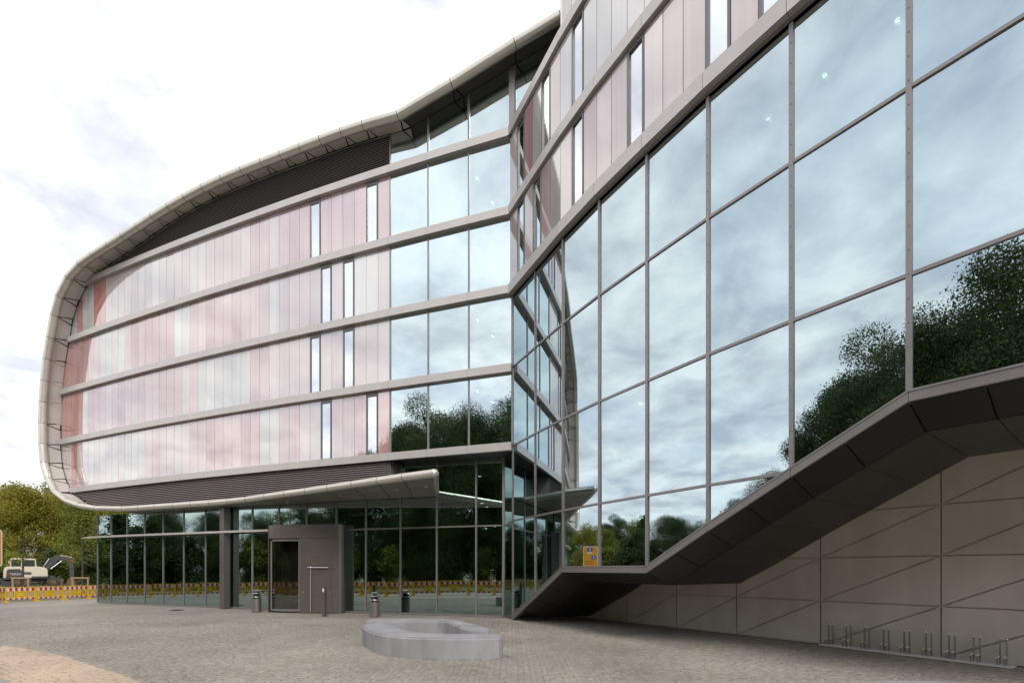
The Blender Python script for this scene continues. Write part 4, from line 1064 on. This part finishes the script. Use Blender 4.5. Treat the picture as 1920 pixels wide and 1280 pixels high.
# young trees with wooden support frames, behind the barrier
def staked(loc, label, tall):
    fr_ = thing('tree_support', 'wooden post frame round a young tree '+label, 'tree support', loc, 'wooden tree support frames')
    for x in (-.5, .5): MB().tube([(x, 0, -.05), (x, 0, 1.27)], .05, 8).build('post', M['wood'], fr_)
    MB().box((0, -.01, 1.22), (1.16, .05, .09)).build('cross_bar', M['wood'], fr_)
    lob, tr = [], MB()
    t = thing('young_tree', 'thin young tree '+label, 'tree', (loc[0]+.02, loc[1]+.12, loc[2]), 'young staked trees')
    tr.tube([(0, 0, -.05), (.02, 0, 1.2), (0, .02, 2.6), (.05, 0, tall)], [.07, .06, .04, .012], 8)
    r = random.Random(int(abs(loc[0])*100))
    for k in range(12):
        z = 1.9+k*(tall-2)/12; a = r.random()*6.28; l = r.uniform(.5, .95)
        e = (l*math.cos(a), l*math.sin(a), z+l*.8); tr.tube([(0, 0, z), (e[0]*.6, e[1]*.6, z+l*.4), e], [.018, .012, .004], 5); lob.append((*e, .28)); lob.append((e[0]*.6, e[1]*.6, z+l*.45, .22))
    tr.build('trunk', M['bark'], t)
    o = bpy.data.objects.new('crown', leaf_mesh('crown', lob, 380, .13, M['leaf_g'], 50+int(loc[1]))); link(o, t)
staked((-31.5, 31.0, 0), 'in front of the white excavator', 4.0)
staked((-28.2, 31.6, 0), 'beside the excavator bucket', 4.6)

# ------------------------------------------------------------------ excavator
ex = thing('excavator', 'cream and grey wheeled excavator with its dark arm bent down to the right', 'excavator', (-48.0, 48.0, 0))
ex.rotation_euler = (0, 0, R_(44)); K = .0380; KZ = .0529
def xl(px): return (px-50)*K
def zl(py): return 1.8+(1066-py)*KZ
def prof(pts_, y0, y1): return [(xl(a), y0, zl(b)) for a, b in pts_], (0, y1-y0, 0)
p_, o_ = prof([(6.5, 1083), (6, 1070), (8, 1063), (12, 1061.5), (70, 1061.5), (82, 1063.5), (86.5, 1067), (87, 1083)], -1.2, 1.2)
body = bevel(MB().slab(p_, o_).build('body', M['cream'], ex), .06, 2)
p_, o_ = prof([(11, 1082.5), (12.5, 1069), (15, 1066.5), (35, 1066), (39, 1069), (40, 1082.5)], -1.24, -1.18)
pnl = MB().slab(p_, o_).build('side_panel', M['dgrey'], body)
p_, o_ = prof([(40.5, 1085), (6.5, 1085), (6.5, 1082.5), (40.5, 1082.5)], -1.23, 1.2); MB().slab(p_, o_).build('lower_skirt', M['dgrey'], ex)
p_, o_ = prof([(57, 1083.2), (87, 1083.2), (87, 1079.5), (57, 1079.5)], -1.23, -1.1); MB().slab(p_, o_).build('lower_stripe', M['dgrey'], body)
vt = MB()
for k in range(3):
    p_, o_ = prof([(43, 1072.4+k*1.6), (56, 1072.9+k*1.6), (56, 1071.9+k*1.6), (43, 1071.4+k*1.6)], -1.235, -1.19); vt.slab(p_, o_)
vt.build('vents', M['dgrey'], body)
fc = bpy.data.curves.new('lettering', 'FONT'); fc.body = 'TEREX'; fc.size = .26; fc.extrude = .004; fc.space_character = 1.05
ft = bpy.data.objects.new('lettering_tmp', fc); COL.objects.link(ft)
dg_ = bpy.context.evaluated_depsgraph_get(); me = bpy.data.meshes.new_from_object(ft.evaluated_get(dg_)); bpy.data.objects.remove(ft)
me.materials.clear(); me.materials.append(M['white']); lt = bpy.data.objects.new('lettering', me); link(lt, body); lt.location = (xl(17.5), -1.246, zl(1077)); lt.rotation_euler = (R_(90), 0, 0)
p_, o_ = prof([(13.4, 1077), (16.4, 1077), (16.4, 1073.6), (13.4, 1073.6)], -1.25, -1.2); MB().slab(p_, o_).build('emblem', M['redwhite_r'], body)
cabf = MB()
for q in ([(18, 1062), (19.8, 1062), (20.3, 1049), (18.6, 1049)], [(37.5, 1062), (40, 1062), (40, 1048), (37.5, 1048)], [(63, 1062), (65.2, 1062), (64.5, 1050), (62.3, 1050)]):
    for y0 in (-1.1, .2): p_, o_ = prof(q, y0, y0+.09); cabf.slab(p_, o_)
cabf.build('cab_frame', M['cream'], ex)
p_, o_ = prof([(18.3, 1049), (19.5, 1046.5), (23, 1045.6), (62, 1047), (65, 1048.6), (64.7, 1050)], -1.12, .32); bevel(MB().slab(p_, o_).build('cab_roof', M['cream'], ex), .03, 2)
p_, o_ = prof([(19.8, 1061.8), (63, 1061.8), (62.3, 1049.5), (20.2, 1049)], -1.04, .22); MB().slab(p_, o_).build('cab_glass', mat('cab_glass_dark', (.03, .045, .035), .08, 0), ex)
bevel(MB().box((xl(16.3), -1.05, zl(1053)), (.1, .1, .35)).build('mirror', M['cream'], ex), .02)
MB().box((xl(52), 0, 1.02), (3.6, 1.5, .22)).box((xl(52), 0, .72), (4.4, 1.0, .36)).build('chassis', M['dgrey'], ex)
for x in (31, 45, 97):
    for y in (-1.05, 1.05):
        t_ = MB().tube([(xl(x), y-.24, .5), (xl(x), y-.2, .5), (xl(x), y+.2, .5), (xl(x), y+.24, .5)], [.40, .5, .5, .40], 22).build('wheel', M['tyre'], ex)
        MB().tube([(xl(x), y-.255, .5), (xl(x), y+.255, .5)], .22, 14).build('hub', M['rust'], t_)
p_, o_ = prof([(84, 1098), (115, 1098), (115, 1086), (88, 1086)], -1.15, -1.0); MB().slab(p_, o_).build('front_blade', M['rust'], ex)
p_, o_ = prof([(4, 1098), (24, 1098), (24, 1088), (2, 1088)], -1.1, -.9); MB().slab(p_, o_).build('rear_blade', M['dgrey'], ex)
p_, o_ = prof([(77, 1066), (86, 1068), (93, 1062), (112, 1046), (109.5, 1039.6), (101, 1040), (91, 1046)], -.22, .22); bevel(MB().slab(p_, o_).build('boom', M['dgrey'], ex), .03, 1)
p_, o_ = prof([(104, 1047), (131, 1053.5), (137, 1051.5), (136, 1044), (131, 1044.5), (110, 1042)], -.19, .19); bevel(MB().slab(p_, o_).build('second_boom', M['dgrey'], ex), .03, 1)
p_, o_ = prof([(128, 1050), (130.2, 1088), (138.5, 1087), (138.6, 1073), (136.5, 1049)], -.16, .16); bevel(MB().slab(p_, o_).build('stick', M['dgrey'], ex), .03, 1)
rm = MB().tube([(xl(78), -.28, zl(1063)), (xl(90), -.28, zl(1046))], .06, 8).tube([(xl(92), -.26, zl(1066)), (xl(114), -.26, zl(1050))], .05, 8).tube([(xl(111), -.05, zl(1040)), (xl(134), -.05, zl(1043.5))], .07, 8)
rm.build('hydraulic_rams', M['steel'], ex)
MB().box((xl(136.5), -.17, zl(1049.5)), (.18, .05, .2)).build('warning_mark', M['redwhite_r'], ex)
p_, o_ = prof([(122, 1097), (126, 1088), (130, 1085.5), (140, 1087), (142, 1097), (137, 1101), (126, 1101)], -.5, .5); bevel(MB().slab(p_, o_).build('bucket', M['rust'], ex), .04, 1)

# rubble heap behind the barrier next to the hall
rb_ = MB(); rr2 = random.Random(4)
for k in range(90):
    a = rr2.random()*6.28; q = rr2.random(); x = math.cos(a)*1.5*q; y = math.sin(a)*.8*q; z = .75*(1-q)*rr2.random()+.1; s = rr2.uniform(.1, .26)
    rb_.box((x, y, z), (s, s*rr2.uniform(.6, 1), s*.8), 0, rr2.random()*3, rr2.random())
hp = rb_.build('rubble_heap', mat('rubble', (.42, .37, .34), .9, 0, .3, 4)); hp.location = (-28.3, 33.2, 0); hp.scale = (1, 1, 1.25); hp['label'] = 'grey heap of rubble behind the barrier beside the glass hall'; hp['category'] = 'rubble'; hp['kind'] = 'thing'

# orange site sign at the left picture edge
sg = thing('site_sign', 'orange construction site sign with blue pictograms at the left picture edge', 'sign', (-29.35, 26.93, 0))
sg.rotation_euler = (0, 0, R_(66))
for x in (-.45, .45): MB().tube([(x, .06, -.05), (x, .06, 3.9)], .04, 8).build('post', M['steel'], sg)
def rrect(w_, h_, r_, z):
    p = []
    for cx_, cz_, a0 in ((w_/2-r_, h_/2-r_, 0), (-w_/2+r_, h_/2-r_, 90), (-w_/2+r_, -h_/2+r_, 180), (w_/2-r_, -h_/2+r_, 270)):
        for k in range(5): a = R_(a0+k*22.5); p.append((cx_+r_*math.cos(a), z, cz_+r_*math.sin(a)))
    return p
bd = MB().slab(rrect(1.3, 1.96, .1, -.02), (0, .04, 0)).build('board', M['orange'], sg); bd.location = (0, 0, 2.98)
bd2 = MB().slab(rrect(1.42, 2.08, .13, -.012), (0, .026, 0)).build('border', M['white'], sg); bd2.location = (0, 0, 2.98)
for yy, zz, ww, hh in ((-.03, .72, .5, .32), (-.03, -.05, .42, .34), (.03, .72, .5, .32), (.03, -.05, .42, .34)):
    MB().box((.05 if zz > 0 else -.3, yy, zz), (ww, .016, hh)).build('blue_panel', M['blue'], bd)
    MB().box((.05 if zz > 0 else -.3, yy*1.36, zz), (.12, .008, hh*.6)).build('pictogram', M['white'], bd)
for yy in (-.03, .03):
    MB().box((.1, yy, .38), (.44, .016, .2)).build('white_panel', M['white'], bd)
    q = MB()
    for zz in (-.42, -.62): q.box((.1, yy, zz), (.8, .014, .035))
    q.build('lines', M['dgrey'], bd)

# round drain cover set flush in the square in front of the hall
dc = thing('drain_cover', 'dark iron drain cover in the paving before the left part of the hall', 'drain cover', (-14.7, 21.2, -.004))
MB().lathe([(0, .012), (.27, .012), (.29, .0), (.29, -.03)], n=24).build('lid', M['dgrey'], dc)
rg = MB()
for k in range(6): rg.box((-.18+.07*k, 0, .016), (.025, .3, .006))
rg.build('ribs', M['black'], dc)
